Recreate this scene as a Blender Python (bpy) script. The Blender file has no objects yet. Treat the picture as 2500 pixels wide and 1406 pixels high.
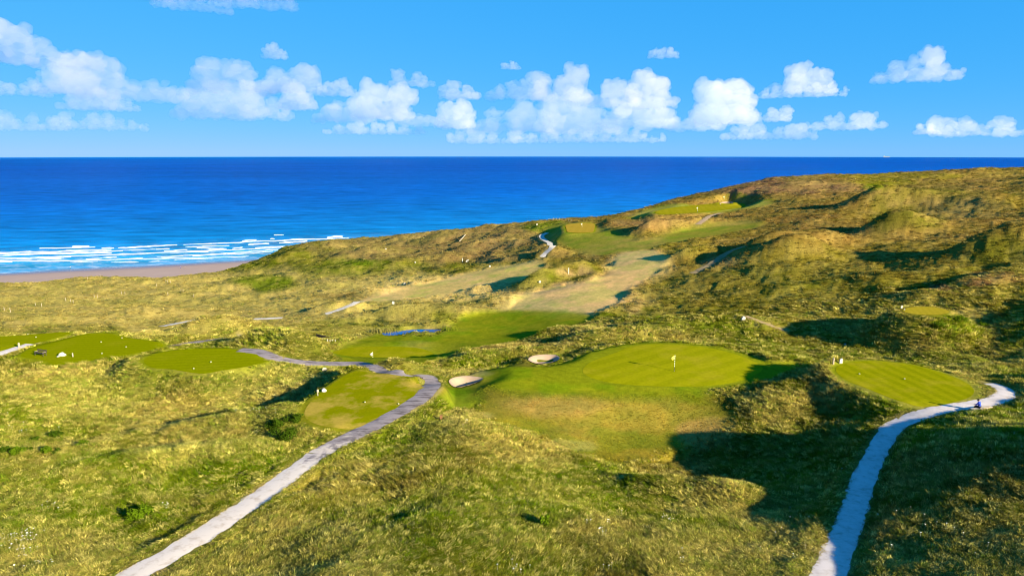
import bpy, bmesh, math, random
import numpy as np
from mathutils import Vector, Matrix
R = math.radians
random.seed(7)
rng = np.random.default_rng(7)
SC = bpy.context.scene
COL = SC.collection

# ------------------------------------------------------------------ camera
CAM_Z = 100.0
PITCH = R(11.20)                  # the sea horizon dips 0.32 degrees below level from 100 m up
FPX = 1667.0                       # focal length in pixels of the 2500 px wide photograph
cam_d = bpy.data.cameras.new("camera")
cam_d.sensor_width = 36.0
cam_d.lens = 36.0 * FPX / 2500.0
cam_d.clip_start = 0.5
cam_d.clip_end = 600000.0
cam = bpy.data.objects.new("camera", cam_d)
COL.objects.link(cam)
cam.location = (0, 0, CAM_Z)
cam.rotation_euler = (R(90) - PITCH, 0, 0)
SC.camera = cam

# ------------------------------------------------------------------ sun, sky, exposure
SUN_EL = R(17.5)
SUN_AZ = np.array([0.78, -0.63]); SUN_AZ /= np.linalg.norm(SUN_AZ)   # horizontal direction towards the sun
sdir = Vector((SUN_AZ[0] * math.cos(SUN_EL), SUN_AZ[1] * math.cos(SUN_EL), math.sin(SUN_EL)))
sun_d = bpy.data.lights.new("sun", 'SUN')
sun_d.energy = 5.0
sun_d.angle = R(0.5)
sun_d.color = (1.0, 0.88, 0.58)
sun = bpy.data.objects.new("sun", sun_d)
COL.objects.link(sun)
sun.location = (200, -160, 250)
sun.rotation_euler = sdir.to_track_quat('Z', 'Y').to_euler()

W = bpy.data.worlds.new("World")
SC.world = W
W.use_nodes = True
nt = W.node_tree
bg = nt.nodes["Background"]
sky = nt.nodes.new("ShaderNodeTexSky")
sky.sky_type = 'NISHITA'
sky.sun_disc = False
sky.sun_elevation = SUN_EL
sky.sun_rotation = math.atan2(SUN_AZ[0], SUN_AZ[1])
sky.altitude = 100
sky.air_density = 0.5
sky.dust_density = 0.0
sky.ozone_density = 6.0
# the photograph's tone: the blue of the sky is nearly even from zenith to horizon (tone curve per channel)
sep = nt.nodes.new("ShaderNodeSeparateColor"); com = nt.nodes.new("ShaderNodeCombineColor")
nt.links.new(sky.outputs[0], sep.inputs[0])
for ch, (gm, kk) in enumerate(((0.95, 0.345), (0.27, 1.60), (0.10, 3.70))):
    pw = nt.nodes.new("ShaderNodeMath"); pw.operation = 'POWER'; pw.inputs[1].default_value = gm
    ml = nt.nodes.new("ShaderNodeMath"); ml.operation = 'MULTIPLY'; ml.inputs[1].default_value = kk
    nt.links.new(sep.outputs[ch], pw.inputs[0]); nt.links.new(pw.outputs[0], ml.inputs[0]); nt.links.new(ml.outputs[0], com.inputs[ch])
nt.links.new(com.outputs[0], bg.inputs["Color"])
bg.inputs["Strength"].default_value = 0.0575

SC.view_settings.view_transform = 'Standard'
SC.view_settings.look = 'None'
SC.view_settings.gamma = 1.0
SC.view_settings.exposure = 2.0
SC.render.engine = 'CYCLES'
SC.cycles.use_denoising = True
SC.cycles.max_bounces = 8
SC.cycles.volume_bounces = 5
SC.cycles.transparent_max_bounces = 12
SC.cycles.use_adaptive_sampling = True
SC.cycles.adaptive_threshold = 0.012
SC.cycles.filter_width = 1.1

# ------------------------------------------------------------------ photograph pixel -> direction
CP, SP = math.cos(PITCH), math.sin(PITCH)
def rays(px, py):
    px = np.atleast_1d(np.asarray(px, float)); py = np.atleast_1d(np.asarray(py, float))
    a = (px - 1250) / FPX; b = (703 - py) / FPX
    return np.stack([a, CP + b * SP, -SP + b * CP], -1)
def project(x, y, z):
    dz = z - CAM_Z
    dep = y * CP - dz * SP
    dep = np.maximum(dep, 1e-3)
    up = y * SP + dz * CP
    return 1250 + FPX * x / dep, 703 - FPX * up / dep, dep
def on_plane(pts, D):
    """pixels -> points on the level D metres below the camera"""
    p = np.asarray(pts, float)
    d = rays(p[:, 0], p[:, 1])
    t = -D / d[:, 2]
    return d[:, :2] * t[:, None]
def sst(a, b, x):
    t = np.clip((x - a) / (b - a), 0, 1)
    return t * t * (3 - 2 * t)

# ------------------------------------------------------------------ noise
def _hash(i, j, s):
    n = (i.astype(np.int64) * 374761393 + j.astype(np.int64) * 668265263 + s * 1274126177) & 0xffffffff
    n = ((n ^ (n >> 13)) * 1274126177) & 0xffffffff
    return ((n ^ (n >> 16)) & 0xffff) / 65535.0
def vnoise(x, y, s=0):
    xi = np.floor(x); yi = np.floor(y)
    fx = x - xi; fy = y - yi
    fx = fx * fx * fx * (fx * (fx * 6 - 15) + 10); fy = fy * fy * fy * (fy * (fy * 6 - 15) + 10)
    xi = xi.astype(np.int64); yi = yi.astype(np.int64)
    a = _hash(xi, yi, s); b = _hash(xi + 1, yi, s); c = _hash(xi, yi + 1, s); d = _hash(xi + 1, yi + 1, s)
    return (a + (b - a) * fx) * (1 - fy) + (c + (d - c) * fx) * fy
def fbm(x, y, wl, oct=3, s=0, gain=0.5):
    v = 0; amp = 1; tot = 0
    ca, sa = math.cos(0.6), math.sin(0.6)
    x = x / wl; y = y / wl
    for k in range(oct):
        v = v + amp * vnoise(x, y, s + k * 17); tot += amp; amp *= gain
        x, y = (x * ca - y * sa) * 2.03 + 11.3, (x * sa + y * ca) * 2.03 - 4.7
    return v / tot

# ------------------------------------------------------------------ terrain: control levels (px, py, metres below camera)
CTRL = [
 # below and in the foreground
 (-500,1500,26),(400,1700,26),(1250,1700,25.5),(2100,1700,25),(2900,1700,22.5),
 (100,1406,26),(600,1406,25.8),(1100,1406,25.2),(1600,1406,26.4),(2030,1406,26.3),(2300,1406,25.2),(2490,1390,24.2),
 (100,1200,28),(400,1200,27.6),(700,1170,27.0),(900,1200,26.2),(1150,1200,26.0),(1250,1290,26.2),(1420,1140,31.0),(1480,1240,28.6),(1480,1050,31.4),
 (1700,1100,31.6),(1650,1290,27.6),(1900,1130,31.0),(1950,1250,28.6),(1900,1330,27.6),(2080,1230,28.0),(2130,1120,28.2),(2200,1030,27.6),
 (2300,1100,26.2),(2450,1050,25.4),(2450,1200,24.6),(2480,1300,24.2),
 (100,1050,29.5),(100,950,31),(350,1030,30.0),(400,950,31.0),(600,1010,30.0),(600,930,30.6),(700,1060,28.2),(900,1110,27.4),(1100,1060,28.0),(1250,1010,31.0),(1190,935,31.6),(1235,905,31.2),
 (1450,960,29.8),(1700,960,29.8),(1850,1000,29.6),(1100,960,30),(1150,900,31),(950,880,31),(800,900,30),
 (700,860,31.5),(500,835,33),(300,800,38),(100,800,38),(-300,800,38),
 # valley with the hidden green and pond
 (850,850,36),(1000,850,36.2),(1200,830,36),(1030,800,37),(1300,780,36),(1200,760,37.5),(1000,780,38.5),
 # left middle ground
 (0,760,48),(0,715,60),(300,760,46),(300,715,59),(600,780,40),(600,745,46),(600,700,54),(600,660,60),(850,755,40),(850,700,45),(850,640,49),(1000,700,42),(1000,600,47),
 (1150,660,40),(1200,610,41),(1250,700,37.5),(1300,570,36.5),(-400,760,49),(-400,700,66),
 # centre and right middle ground
 (1350,740,35),(1450,700,33.5),(1550,640,31.5),(1450,620,33.5),(1400,560,32),(1600,560,29.5),(1650,700,32),(1650,510,26.8),(1800,640,28.5),(1800,560,27),(1800,500,24.5),
 (1800,720,31),(1700,800,32),(1500,830,32),(2000,760,30),(2000,850,30.4),(2150,850,30),(2000,700,28.3),(2000,620,26.5),(2000,540,23.5),(2000,480,20),(2100,450,17),
 (2200,700,26.5),(2200,600,24.8),(2200,540,23),(2250,480,18.5),(2400,640,24),(2400,540,21.0),(2400,470,17),(2400,440,14.6),(2250,440,15.5),(2400,700,25.2),(2420,800,28),(2300,850,29),(2450,880,27.6),(2300,930,27.6),
 (2700,900,26),(2700,700,23),(2700,560,19),(2700,470,14.5),(2700,430,11.5),
]
SKYLINE = [(-500,700,68),(-200,702,69),(0,693,69),(110,692,69),(200,680,68.5),(280,682,68),(430,677,67.5),(560,659,66.5),(620,638,64),(690,608,60),(760,592,57.5),(860,585,55),(950,577,51.5),(1050,567,48),(1230,549,41),(1350,537,36),(1500,526,33),(1600,500,29),(1700,476,25),
           (1830,448,20),(1950,432,17),(2100,430,16.6),(2300,417,13),(2500,412,11.5),(2800,408,10.5)]
P = []; Z = []
for px, py, D in CTRL + SKYLINE:
    q = on_plane([(px, py)], D)[0]
    P.append(q); Z.append(CAM_Z - D)
for px, py, D in SKYLINE:
    q = on_plane([(px, py)], D)[0]
    for k, dz in ((1.12, 5), (1.35, 16)):
        P.append(q * k); Z.append(CAM_Z - D * k - dz)
for q in [(62,45,74),(95,60,75),(60,25,74),(40,15,74),(110,100,75.5),(150,140,76.5),(220,210,79),(300,300,82),(130,60,76),(200,100,78),(90,30,75),(500,480,88),(450,250,84),(-60,20,73),(0,12,74.5)]:
    P.append(np.array(q[:2], float)); Z.append(q[2])
P = np.array(P); Z = np.array(Z)
def warp(x, y):
    y = np.maximum(y, 6.0)
    return np.stack([x / y * 1.6, np.log(y)], -1)
def _tps(r2):
    return 0.5 * r2 * np.log(np.maximum(r2, 1e-12))
PW = warp(P[:, 0], P[:, 1])
n = len(P)
A = np.zeros((n + 3, n + 3))
A[:n, :n] = _tps(((PW[:, None] - PW[None]) ** 2).sum(-1)) + np.eye(n) * 2e-3
A[:n, n] = 1; A[:n, n + 1:] = PW; A[n, :n] = 1; A[n + 1:, :n] = PW.T
WTS = np.linalg.solve(A, np.concatenate([Z, np.zeros(3)]))
def _base_exact(x, y):
    x = np.asarray(x, float); y = np.asarray(y, float)
    sh = x.shape; x = x.ravel(); y = y.ravel()
    out = np.empty(len(x))
    for a in range(0, len(x), 60000):
        w = warp(x[a:a + 60000], y[a:a + 60000])
        r2 = (w[:, 0:1] - PW[None, :, 0]) ** 2 + (w[:, 1:2] - PW[None, :, 1]) ** 2
        out[a:a + 60000] = _tps(r2) @ WTS[:n] + WTS[n] + w @ WTS[n + 1:]
    return out.reshape(sh)
# the smooth levels are read from a lattice in (x/y, log y), bicubic
LU = np.arange(-4.0, 4.01, 0.02); LV = np.arange(1.8, 7.3, 0.02)
_gu, _gv = np.meshgrid(LU, LV)
_gy = np.exp(_gv)
LAT = _base_exact(_gu * _gy, _gy)
def _cw(t):
    return (-0.5 * t + t * t - 0.5 * t ** 3, 1 - 2.5 * t * t + 1.5 * t ** 3, 0.5 * t + 2 * t * t - 1.5 * t ** 3, -0.5 * t * t + 0.5 * t ** 3)
def base_h(x, y):
    y = np.maximum(y, 6.3)
    fu = np.clip((x / y - LU[0]) / 0.02, 1, len(LU) - 3.001); fv = np.clip((np.log(y) - LV[0]) / 0.02, 1, len(LV) - 3.001)
    i = fu.astype(int); j = fv.astype(int)
    wu = _cw(fu - i); wv = _cw(fv - j)
    out = 0
    for b in range(4):
        row = 0
        for a in range(4):
            row = row + wu[a] * LAT[j + b - 1, i + a - 1]
        out = out + wv[b] * row
    return out
# shoreline: signed distance out to sea
SH0, SH1 = on_plane([(0, 668), (570, 637)], CAM_Z)
SHD = (SH1 - SH0) / np.linalg.norm(SH1 - SH0); SHN = np.array([-SHD[1], SHD[0]])
def sea_dist(x, y):
    return (x - SH0[0]) * SHN[0] + (y - SH0[1]) * SHN[1]
MOUNDS = []            # world: x, y, height, sx, sy, cos, sin
def h0(x, y):
    """large forms: levels, dunes, coast"""
    z = base_h(x, y)
    keep = np.ones(x.shape)
    for poly, soft in MOWN:
        keep = np.minimum(keep, 0.10 + 0.90 * sst(-3.0, 3.0 + soft, sdf(x, y, poly)))      # dunes stand beside the fairways, not on them
    for mx, my, mh, sx, sy, c, s in MOUNDS:
        rad = 3.2 * max(sx, sy)
        m = (np.abs(x - mx) < rad) & (np.abs(y - my) < rad)
        if not m.any():
            continue
        dx = x[m] - mx; dy = y[m] - my
        a = (dx * c + dy * s) / sx; b = (-dx * s + dy * c) / sy
        z[m] += mh * np.exp(-(a * a + b * b)) * keep[m]
    s = sea_dist(x, y)
    slope = 0.42 + 1.2 * sst(0, 250, x)
    zmax = 1.0 + np.maximum(0, -(s + 70)) * slope + (s > -70) * (-(s + 70)) * 0.06
    return np.minimum(z, zmax)
def cast(pts, hf, lift=0.0):
    """pixels -> first ground point along the ray"""
    p = np.asarray(pts, float).reshape(-1, 2)
    d = rays(p[:, 0], p[:, 1])
    ts = np.geomspace(22, 900, 420)
    n_ = len(p); ii = np.arange(n_)
    lo = np.full(n_, ts[0]); hi = np.full(n_, ts[-1])
    for step in range(2):
        T = ts[None].repeat(n_, 0) if step == 0 else lo[:, None] + (hi - lo)[:, None] * np.linspace(0, 1, 24)[None]
        X = d[:, 0:1] * T; Y = d[:, 1:2] * T; ZZ = CAM_Z + d[:, 2:3] * T
        hh = hf(X.ravel(), Y.ravel()).reshape(X.shape) + lift
        bl = ZZ < hh
        k = np.where(bl.any(1), bl.argmax(1), T.shape[1] - 1)
        lo, hi = T[ii, np.maximum(k - 1, 0)], T[ii, k]
    return d[:, :2] * hi[:, None]
def smooth_closed(p, nseg=10):
    p = np.asarray(p, float); m = len(p); out = []
    for i in range(m):
        a, b, c, d = p[i - 1], p[i], p[(i + 1) % m], p[(i + 2) % m]
        for k in range(nseg):
            t = k / nseg
            out.append(0.5 * (2 * b + (c - a) * t + (2 * a - 5 * b + 4 * c - d) * t * t + (3 * b - a - 3 * c + d) * t ** 3))
    return np.array(out)
def smooth_open(p, nseg=10):
    p = np.asarray(p, float); m = len(p); out = []
    for i in range(m - 1):
        a = p[i - 1] if i else 2 * p[0] - p[1]
        b, c = p[i], p[i + 1]
        d = p[i + 2] if i + 2 < m else 2 * p[-1] - p[-2]
        for k in range(nseg):
            t = k / nseg
            out.append(0.5 * (2 * b + (c - a) * t + (2 * a - 5 * b + 4 * c - d) * t * t + (3 * b - a - 3 * c + d) * t ** 3))
    out.append(p[-1])
    return np.array(out)
def _sdf_exact(x, y, poly):
    """signed distance to a closed polygon (negative inside), far points get 1e3"""
    out = np.full(x.shape, 1e3)
    lo = poly.min(0) - 14; hi = poly.max(0) + 14
    m = (x > lo[0]) & (x < hi[0]) & (y > lo[1]) & (y < hi[1])
    if not m.any():
        return out
    X = x[m]; Y = y[m]
    best = np.full(X.shape, 1e9); ins = np.zeros(X.shape, bool)
    q = np.roll(poly, -1, 0)
    for (ax, ay), (bx, by) in zip(poly, q):
        ex, ey = bx - ax, by - ay
        t = np.clip(((X - ax) * ex + (Y - ay) * ey) / (ex * ex + ey * ey + 1e-9), 0, 1)
        best = np.minimum(best, (X - ax - t * ex) ** 2 + (Y - ay - t * ey) ** 2)
        cr = ((ay > Y) != (by > Y)) & (X < ex * (Y - ay) / (by - ay + 1e-12) + ax)
        ins ^= cr
    d = np.sqrt(best)
    out[m] = np.where(ins, -d, d)
    return out
_SD = {}
def sdf(x, y, poly):
    """the same, read from a small raster kept per outline"""
    key = (len(poly), round(float(poly[0, 0]), 4), round(float(poly[0, 1]), 4))
    if key not in _SD:
        lo = poly.min(0) - 13; hi = poly.max(0) + 13
        cs = min(max((hi - lo).max() / 260, 0.2), 1.0)
        gx = np.arange(lo[0], hi[0] + cs, cs); gy = np.arange(lo[1], hi[1] + cs, cs)
        GX, GY = np.meshgrid(gx, gy)
        _SD[key] = (lo, cs, _sdf_exact(GX.ravel(), GY.ravel(), poly).reshape(GX.shape))
    lo, cs, A_ = _SD[key]
    x = np.asarray(x, float); y = np.asarray(y, float)
    out = np.full(x.shape, 1e3)
    fx = (x - lo[0]) / cs; fy = (y - lo[1]) / cs
    m = (fx >= 0) & (fy >= 0) & (fx < A_.shape[1] - 1.001) & (fy < A_.shape[0] - 1.001)
    if m.any():
        fx = fx[m]; fy = fy[m]; i = fx.astype(int); j = fy.astype(int); fx -= i; fy -= j
        out[m] = (A_[j, i] * (1 - fx) + A_[j, i + 1] * fx) * (1 - fy) + (A_[j + 1, i] * (1 - fx) + A_[j + 1, i + 1] * fx) * fy
    return out
# ------------------------------------------------------------------ mown ground (fairways): outlines in the photograph, cast on the ground
MOWN = []
def mown(pts, soft):
    MOWN.append((cast(smooth_closed(pts, 3), base_h), soft))
mown([(800,862),(860,835),(930,818),(1060,822),(1110,790),(1180,765),(1300,758),(1440,768),(1420,790),(1330,815),(1230,838),(1120,862),(1040,886),(960,892),(860,892)], 3)
mown([(1235,756),(1290,722),(1390,702),(1460,686),(1500,655),(1520,622),(1590,612),(1625,634),(1600,664),(1540,700),(1500,740),(1430,768),(1330,764)], 5)
mown([(885,735),(960,712),(1060,690),(1180,660),(1290,645),(1320,652),(1280,680),(1180,700),(1060,722),(960,732)], 6)
mown([(1330,560),(1400,545),(1460,552),(1560,590),(1640,572),(1800,545),(1850,550),(1780,566),(1640,592),(1480,620),(1400,600)], 8)
mown([(1550,528),(1620,505),(1800,495),(1870,490),(1850,505),(1700,525),(1600,535)], 10)
mown([(1160,1000),(1260,965),(1700,965),(1780,1000),(1800,1040),(1690,1090),(1560,1130),(1440,1120),(1330,1070),(1200,1030)], 2.5)
mown([(1060,1000),(1080,955),(1200,915),(1300,905),(1300,950),(1200,985)], 1.5)
def mown_mask(x, y):
    m = np.zeros(x.shape)
    for poly, soft in MOWN:
        d = sdf(x, y, poly)
        k = d < 40
        if k.any():
            d[k] += (fbm(x[k], y[k], soft * 2.2, 3, 57) - 0.5) * soft * 0.9
        m = np.maximum(m, 1 - sst(-soft * 0.15, soft * 0.55, d))
    return m
def mound(px, py, h, sx, sy, rot=0.0):
    """dune whose crest shows at a pixel; sizes in metres; rot turns the long axis"""
    dd = math.hypot(*cast([(px, py)], base_h)[0])
    h *= 1 + 0.4 * float(sst(130, 170, dd) * (1 - sst(230, 300, dd)))
    q = cast([(px, py)], base_h, lift=h)[0]
    MOUNDS.append((q[0], q[1], h, sx, sy, math.cos(R(rot)), math.sin(R(rot))))
for m in [
 # near: bank left of the right tee, hump, flank of the near ridge, hills right of the frame that shade the track
 (1950,935,1.6,7,4,20),(1830,985,1.0,5,3,10),(1640,1175,1.3,6,2.6,-12),(1790,1195,1.2,3,2.2,0),(1330,1250,0.8,6,3,10),
 (1180,1060,1.1,5,6,-35),
 (620,1000,1.6,9,4.0,14),(300,1120,1.0,6,3.0,20),(480,1110,0.8,6,2.5,10),(90,1090,0.6,5,3,0),(740,990,1.8,4,2.5,25),
 (960,872,2.0,5.5,2.6,0),(1260,848,1.7,13,2.2,16),(1110,868,1.2,5,2,10),(1500,800,2.3,9,3,8),(1620,790,1.5,10,3,0),(1800,775,2.2,11,3,-4),
 (680,806,3.0,9,4.5,-22),(770,840,2.2,7,4,-30),(540,775,2.4,8,4,5),(330,880,1.5,4,2,15),(380,820,1.2,9,3,0),
 (1000,742,2.2,12,4,0),(830,728,2.5,8,4,10),(1150,755,1.2,10,4,0),
 # between and beyond the pale fairways
 (1330,655,3.2,9,4,18),(1420,640,2.6,7,3.5,12),(1490,660,1.4,6,2.5,20),(1370,683,2.2,8,3,0),(1440,672,2.0,6,3,0),(1275,700,2.4,9,4,5),
 (1650,604,2.6,8,4,8),(1720,598,1.8,8,4.5,0),(1345,597,3.2,6,4,0),(1262,622,3.4,9,4,18),(1300,560,2.2,8,5,5),
 (1490,548,3.0,12,5,10),(1565,552,3.0,10,5,15),(1630,545,3.0,10,5,10),(1690,532,3.2,12,6,10),(1770,527,4.0,12,7,0),(1560,575,1.6,14,4,12),
 (1880,572,3.6,12,6,10),(1960,590,3.2,10,6,0),(1890,610,2.0,10,5,0),(1880,650,1.2,12,5,0),(1990,560,3.0,12,6,0),
 # big dunes right
 (2140,470,6.2,13,8,10),(2260,470,5.4,17,9,0),(2400,480,3.6,18,10,-5),(2200,514,6.8,11,7,8),(2290,540,1.5,14,8,0),
 (2440,575,3.6,13,7,8),(2560,580,2.5,14,8,0),(2480,660,1.6,11,4.5,14),(2380,700,1.2,14,4,0),(2250,660,1.0,14,5,0),
 (1960,442,3.2,20,10,10),(2040,436,2.2,18,10,0),(2290,424,3.6,26,13,0),(2430,416,3.0,26,13,0),(2130,444,1.5,22,10,0),(1850,454,1.0,24,12,10),(1700,487,1.6,16,8,15),
 # shore dunes
 (1075,564,4.0,14,8,0),(1000,572,2.4,16,8,0),(900,600,3.5,16,9,10),(760,594,3.5,18,10,0),(680,625,3.5,16,9,15),(640,680,3.0,16,8,0),(880,640,3.0,15,7,10),(1000,630,2.8,13,6,10),(1100,620,2.6,14,6,0),(1180,585,3.2,14,7,10),(1235,565,3,12,7,0),
 (960,690,2.0,12,5,12),(500,700,2.6,18,7,10),(380,720,2.2,16,6,10),(200,715,2.5,20,8,5),(80,720,3,18,8,5),(480,676,1.6,20,9,10),(120,694,2,24,9,8),(280,682,1.6,22,9,8),(760,690,2.2,14,6,10),(420,757,1.6,14,5,5),(150,770,1.5,14,4,5),
]:
    mound(*m)
def wmound(x, y, h, sx, sy, rot=0.0):
    MOUNDS.append((x, y, h, sx, sy, math.cos(R(rot)), math.sin(R(rot))))
wmound(58, 40.5, 9.2, 14, 8.8, -39)      # hill right of the track, out of frame
wmound(76, 66.5, 4.6, 8, 4.2, -39)       # bank past the bench

# ------------------------------------------------------------------ levelled greens, tees, pond, bunkers (outlines as seen, on their own levels)
FLATS = {}      # name -> (world outline, level z, bank width, crown)
def flat(name, pts, D, bank, crown=0.0):
    poly = on_plane(smooth_closed(pts, 7), D)
    FLATS[name] = (poly, CAM_Z - D, bank, crown)
flat('apron', [(1235,905),(1330,893),(1420,868),(1510,845),(1600,838),(1720,845),(1820,868),(1880,890),(1945,893),(1900,915),(1800,938),(1700,950),(1500,954),(1330,952),(1250,945),(1215,925)], 29.2, 8.5, 0.25)
flat('green', [(1424,910),(1440,885),(1500,862),(1545,845),(1620,840),(1720,848),(1800,866),(1858,893),(1850,912),(1790,934),(1700,943),(1560,941),(1470,930)], 29.1, 3.0, 0.25)
flat('tee_right', [(2040,900),(2070,886),(2130,881),(2220,890),(2300,910),(2360,935),(2378,958),(2350,976),(2270,990),(2200,980),(2120,950),(2060,925)], 26.5, 4.5)
flat('tee_near', [(870,905),(960,905),(1025,925),(1036,950),(1015,985),(950,1020),(870,1043),(790,1040),(745,1018),(755,985),(800,945)], 27.2, 3.6)
flat('tee_second', [(352,878),(395,860),(480,851),(570,852),(630,862),(650,880),(610,893),(540,905),(490,912),(420,902),(370,897)], 28.7, 6.5)
flat('tee_third', [(50,868),(110,836),(200,816),(270,815),(300,824),(390,836),(385,850),(300,868),(190,888),(140,892),(100,878)], 30.0, 6.0)
flat('tee_fourth', [(-160,850),(-60,826),(60,818),(140,812),(170,814),(110,832),(20,852),(-80,868)], 30.6, 5.0)
flat('tee_far', [(2204,757),(2225,750),(2270,749),(2305,755),(2318,762),(2300,767),(2260,769),(2220,765)], 24.9, 7.5)
flat('pond', [(930,812),(980,806),(1030,802),(1078,803),(1074,811),(1040,818),(985,819),(945,818)], 37.6, 1.6)
flat('valley_green', [(800,868),(850,850),(930,846),(1020,850),(1060,866),(1040,884),(940,895),(850,890)], 36.3, 8)
flat('green_shore', [(1383,560),(1386,548),(1446,546),(1450,562),(1440,568),(1390,568)], 31.6, 7)
flat('green_far', [(1600,518),(1640,508),(1720,500),(1800,497),(1814,505),(1770,512),(1690,520),(1620,524)], 26.0, 10)
BUNK = {}
def bunker(name, pts, D, depth):
    poly = on_plane(smooth_closed(pts, 6), D)
    BUNK[name] = (poly, CAM_Z - D, depth)
bunker('near', [(1290,882),(1300,872),(1330,868),(1358,870),(1366,878),(1352,886),(1315,891)], 30.2, 0.55)
bunker('low', [(1096,936),(1104,926),(1130,921),(1158,922),(1180,928),(1150,941),(1112,948)], 30.2, 0.7)
bunker('distant', [(1757,497),(1765,494),(1781,493),(1790,495),(1784,499),(1762,501)], 25.7, 0.4)
def h1(x, y):
    z = h0(x, y)
    for k, (poly, lev, bank, crown) in FLATS.items():
        d = sdf(x, y, poly)
        w = 1 - sst(0.3, bank, d)
        if crown:
            lv = lev + crown * (1 - np.exp(-np.maximum(-d, 0) / 6))
        else:
            lv = lev
        if k == 'pond':
            lv = lev - 0.8 * sst(0, 1.2, -d)
        z = z * (1 - w) + lv * w
    for poly, lev, depth in BUNK.values():
        d = sdf(x, y, poly)
        w = 1 - sst(0.4, 4.5, d)
        z = z * (1 - w) + (lev + 0.15) * w
        z = z - (depth + 0.15) * sst(-0.1, 1.3, -d)
    return z

# ------------------------------------------------------------------ paths (pixel centre lines cast on to the ground)
PATHS = {}
def path(name, pts, half):
    c = cast(smooth_open(pts, 4), h1)
    # resample evenly
    seg = np.r_[0, np.cumsum(np.hypot(*np.diff(c, axis=0).T))]
    m = max(int(seg[-1] / 0.5), 4)
    s = np.linspace(0, seg[-1], m)
    c = np.stack([np.interp(s, seg, c[:, 0]), np.interp(s, seg, c[:, 1])], -1)
    for _ in range(12):
        c[1:-1] = 0.25 * c[:-2] + 0.5 * c[1:-1] + 0.25 * c[2:]
    z = h1(c[:, 0], c[:, 1])
    for _ in range(25):
        z[1:-1] = 0.25 * z[:-2] + 0.5 * z[1:-1] + 0.25 * z[2:]
    PATHS[name] = (c, z, half)
path('gravel_left', [(-60,1640),(200,1480),(325,1403),(430,1345),(560,1262),(680,1180),(775,1108)], 1.02)
path('tarmac', [(775,1108),(850,1068),(930,1030),(1000,990),(1040,962),(1056,935),(1043,918),(1000,911),(960,906),(920,897),(880,889),(800,888),(740,886),(690,877),(655,867),(628,857),(585,854)], 1.05)
path('gravel_right', [(1930,1760),(1985,1500),(2022,1406),(2076,1270),(2108,1173),(2148,1087),(2178,1043),(2233,1015),(2300,998),(2370,989),(2425,979),(2456,964),(2452,948),(2415,936)], 0.95)
path('tee_track', [(-80,895),(0,863),(35,851),(75,840)], 1.0)
path('sleeper_path', [(425,843),(460,838),(520,830),(600,818)], 0.9)
path('dune_path', [(795,767),(840,752),(882,736)], 0.95)
path('dune_path_b', [(620,779),(650,778),(690,776)], 0.85)
path('dune_path_c', [(395,797),(440,788),(505,778)], 0.8)
path('shore_path', [(1322,630),(1336,613),(1352,600),(1330,587),(1322,576),(1336,569)], 1.1)
path('sand_track', [(1704,548),(1720,537),(1735,527),(1760,521)], 1.1)
path('trail', [(1690,668),(1735,645),(1780,615),(1812,603)], 0.9)
path('trail_b', [(1822,772),(1850,782),(1880,795),(1915,806)], 0.6)
# raster of distance to the nearest path and its level
RX0, RY0, RC = -170.0, 25.0, 0.4
RNX, RNY = 850, 900
PD = np.full((RNY, RNX), 9.0); PZ = np.zeros((RNY, RNX))
for c, z, half in PATHS.values():
    k = int(6 / RC)
    for (x, y), zz in zip(c, z):
        i = int((x - RX0) / RC); j = int((y - RY0) / RC)
        i0, i1, j0, j1 = max(i - k, 0), min(i + k + 1, RNX), max(j - k, 0), min(j + k + 1, RNY)
        if i0 >= i1 or j0 >= j1:
            continue
        gx = RX0 + np.arange(i0, i1) * RC; gy = RY0 + np.arange(j0, j1) * RC
        d = np.hypot(gx[None] - x, gy[:, None] - y) - half
        sub = PD[j0:j1, i0:i1]; w = d < sub
        sub[w] = d[w]; PZ[j0:j1, i0:i1][w] = zz
def rast(a, x, y):
    fx = np.clip((x - RX0) / RC, 0, RNX - 1.001); fy = np.clip((y - RY0) / RC, 0, RNY - 1.001)
    i = fx.astype(int); j = fy.astype(int); fx = fx - i; fy = fy - j
    return (a[j, i] * (1 - fx) + a[j, i + 1] * fx) * (1 - fy) + (a[j + 1, i] * (1 - fx) + a[j + 1, i + 1] * fx) * fy
def path_dist(x, y):
    d = rast(PD, x, y)
    out = (x < RX0) | (x > RX0 + RC * (RNX - 2)) | (y < RY0) | (y > RY0 + RC * (RNY - 2))
    return np.where(out, 9.0, d)
def h2(x, y):
    z = h1(x, y)
    d = path_dist(x, y)
    w = 1 - sst(0.1, 1.8, d)
    m = w > 0
    if m.any():
        pz = rast(PZ, x[m], y[m])
        z[m] = z[m] * (1 - w[m]) + (pz - 0.02) * w[m]
    return z
def level_mask(x, y):
    m = np.zeros(x.shape)
    for k, (poly, lev, bank, crown) in FLATS.items():
        m = np.maximum(m, 1 - sst(0.2, 1.4, sdf(x, y, poly)))
    for poly, lev, depth in BUNK.values():
        m = np.maximum(m, 1 - sst(0.2, 1.0, sdf(x, y, poly)))
    return m
def rough_mask(x, y):
    r = 1 - np.maximum(mown_mask(x, y), level_mask(x, y))
    return r * sst(0.1, 1.3, path_dist(x, y))
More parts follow.
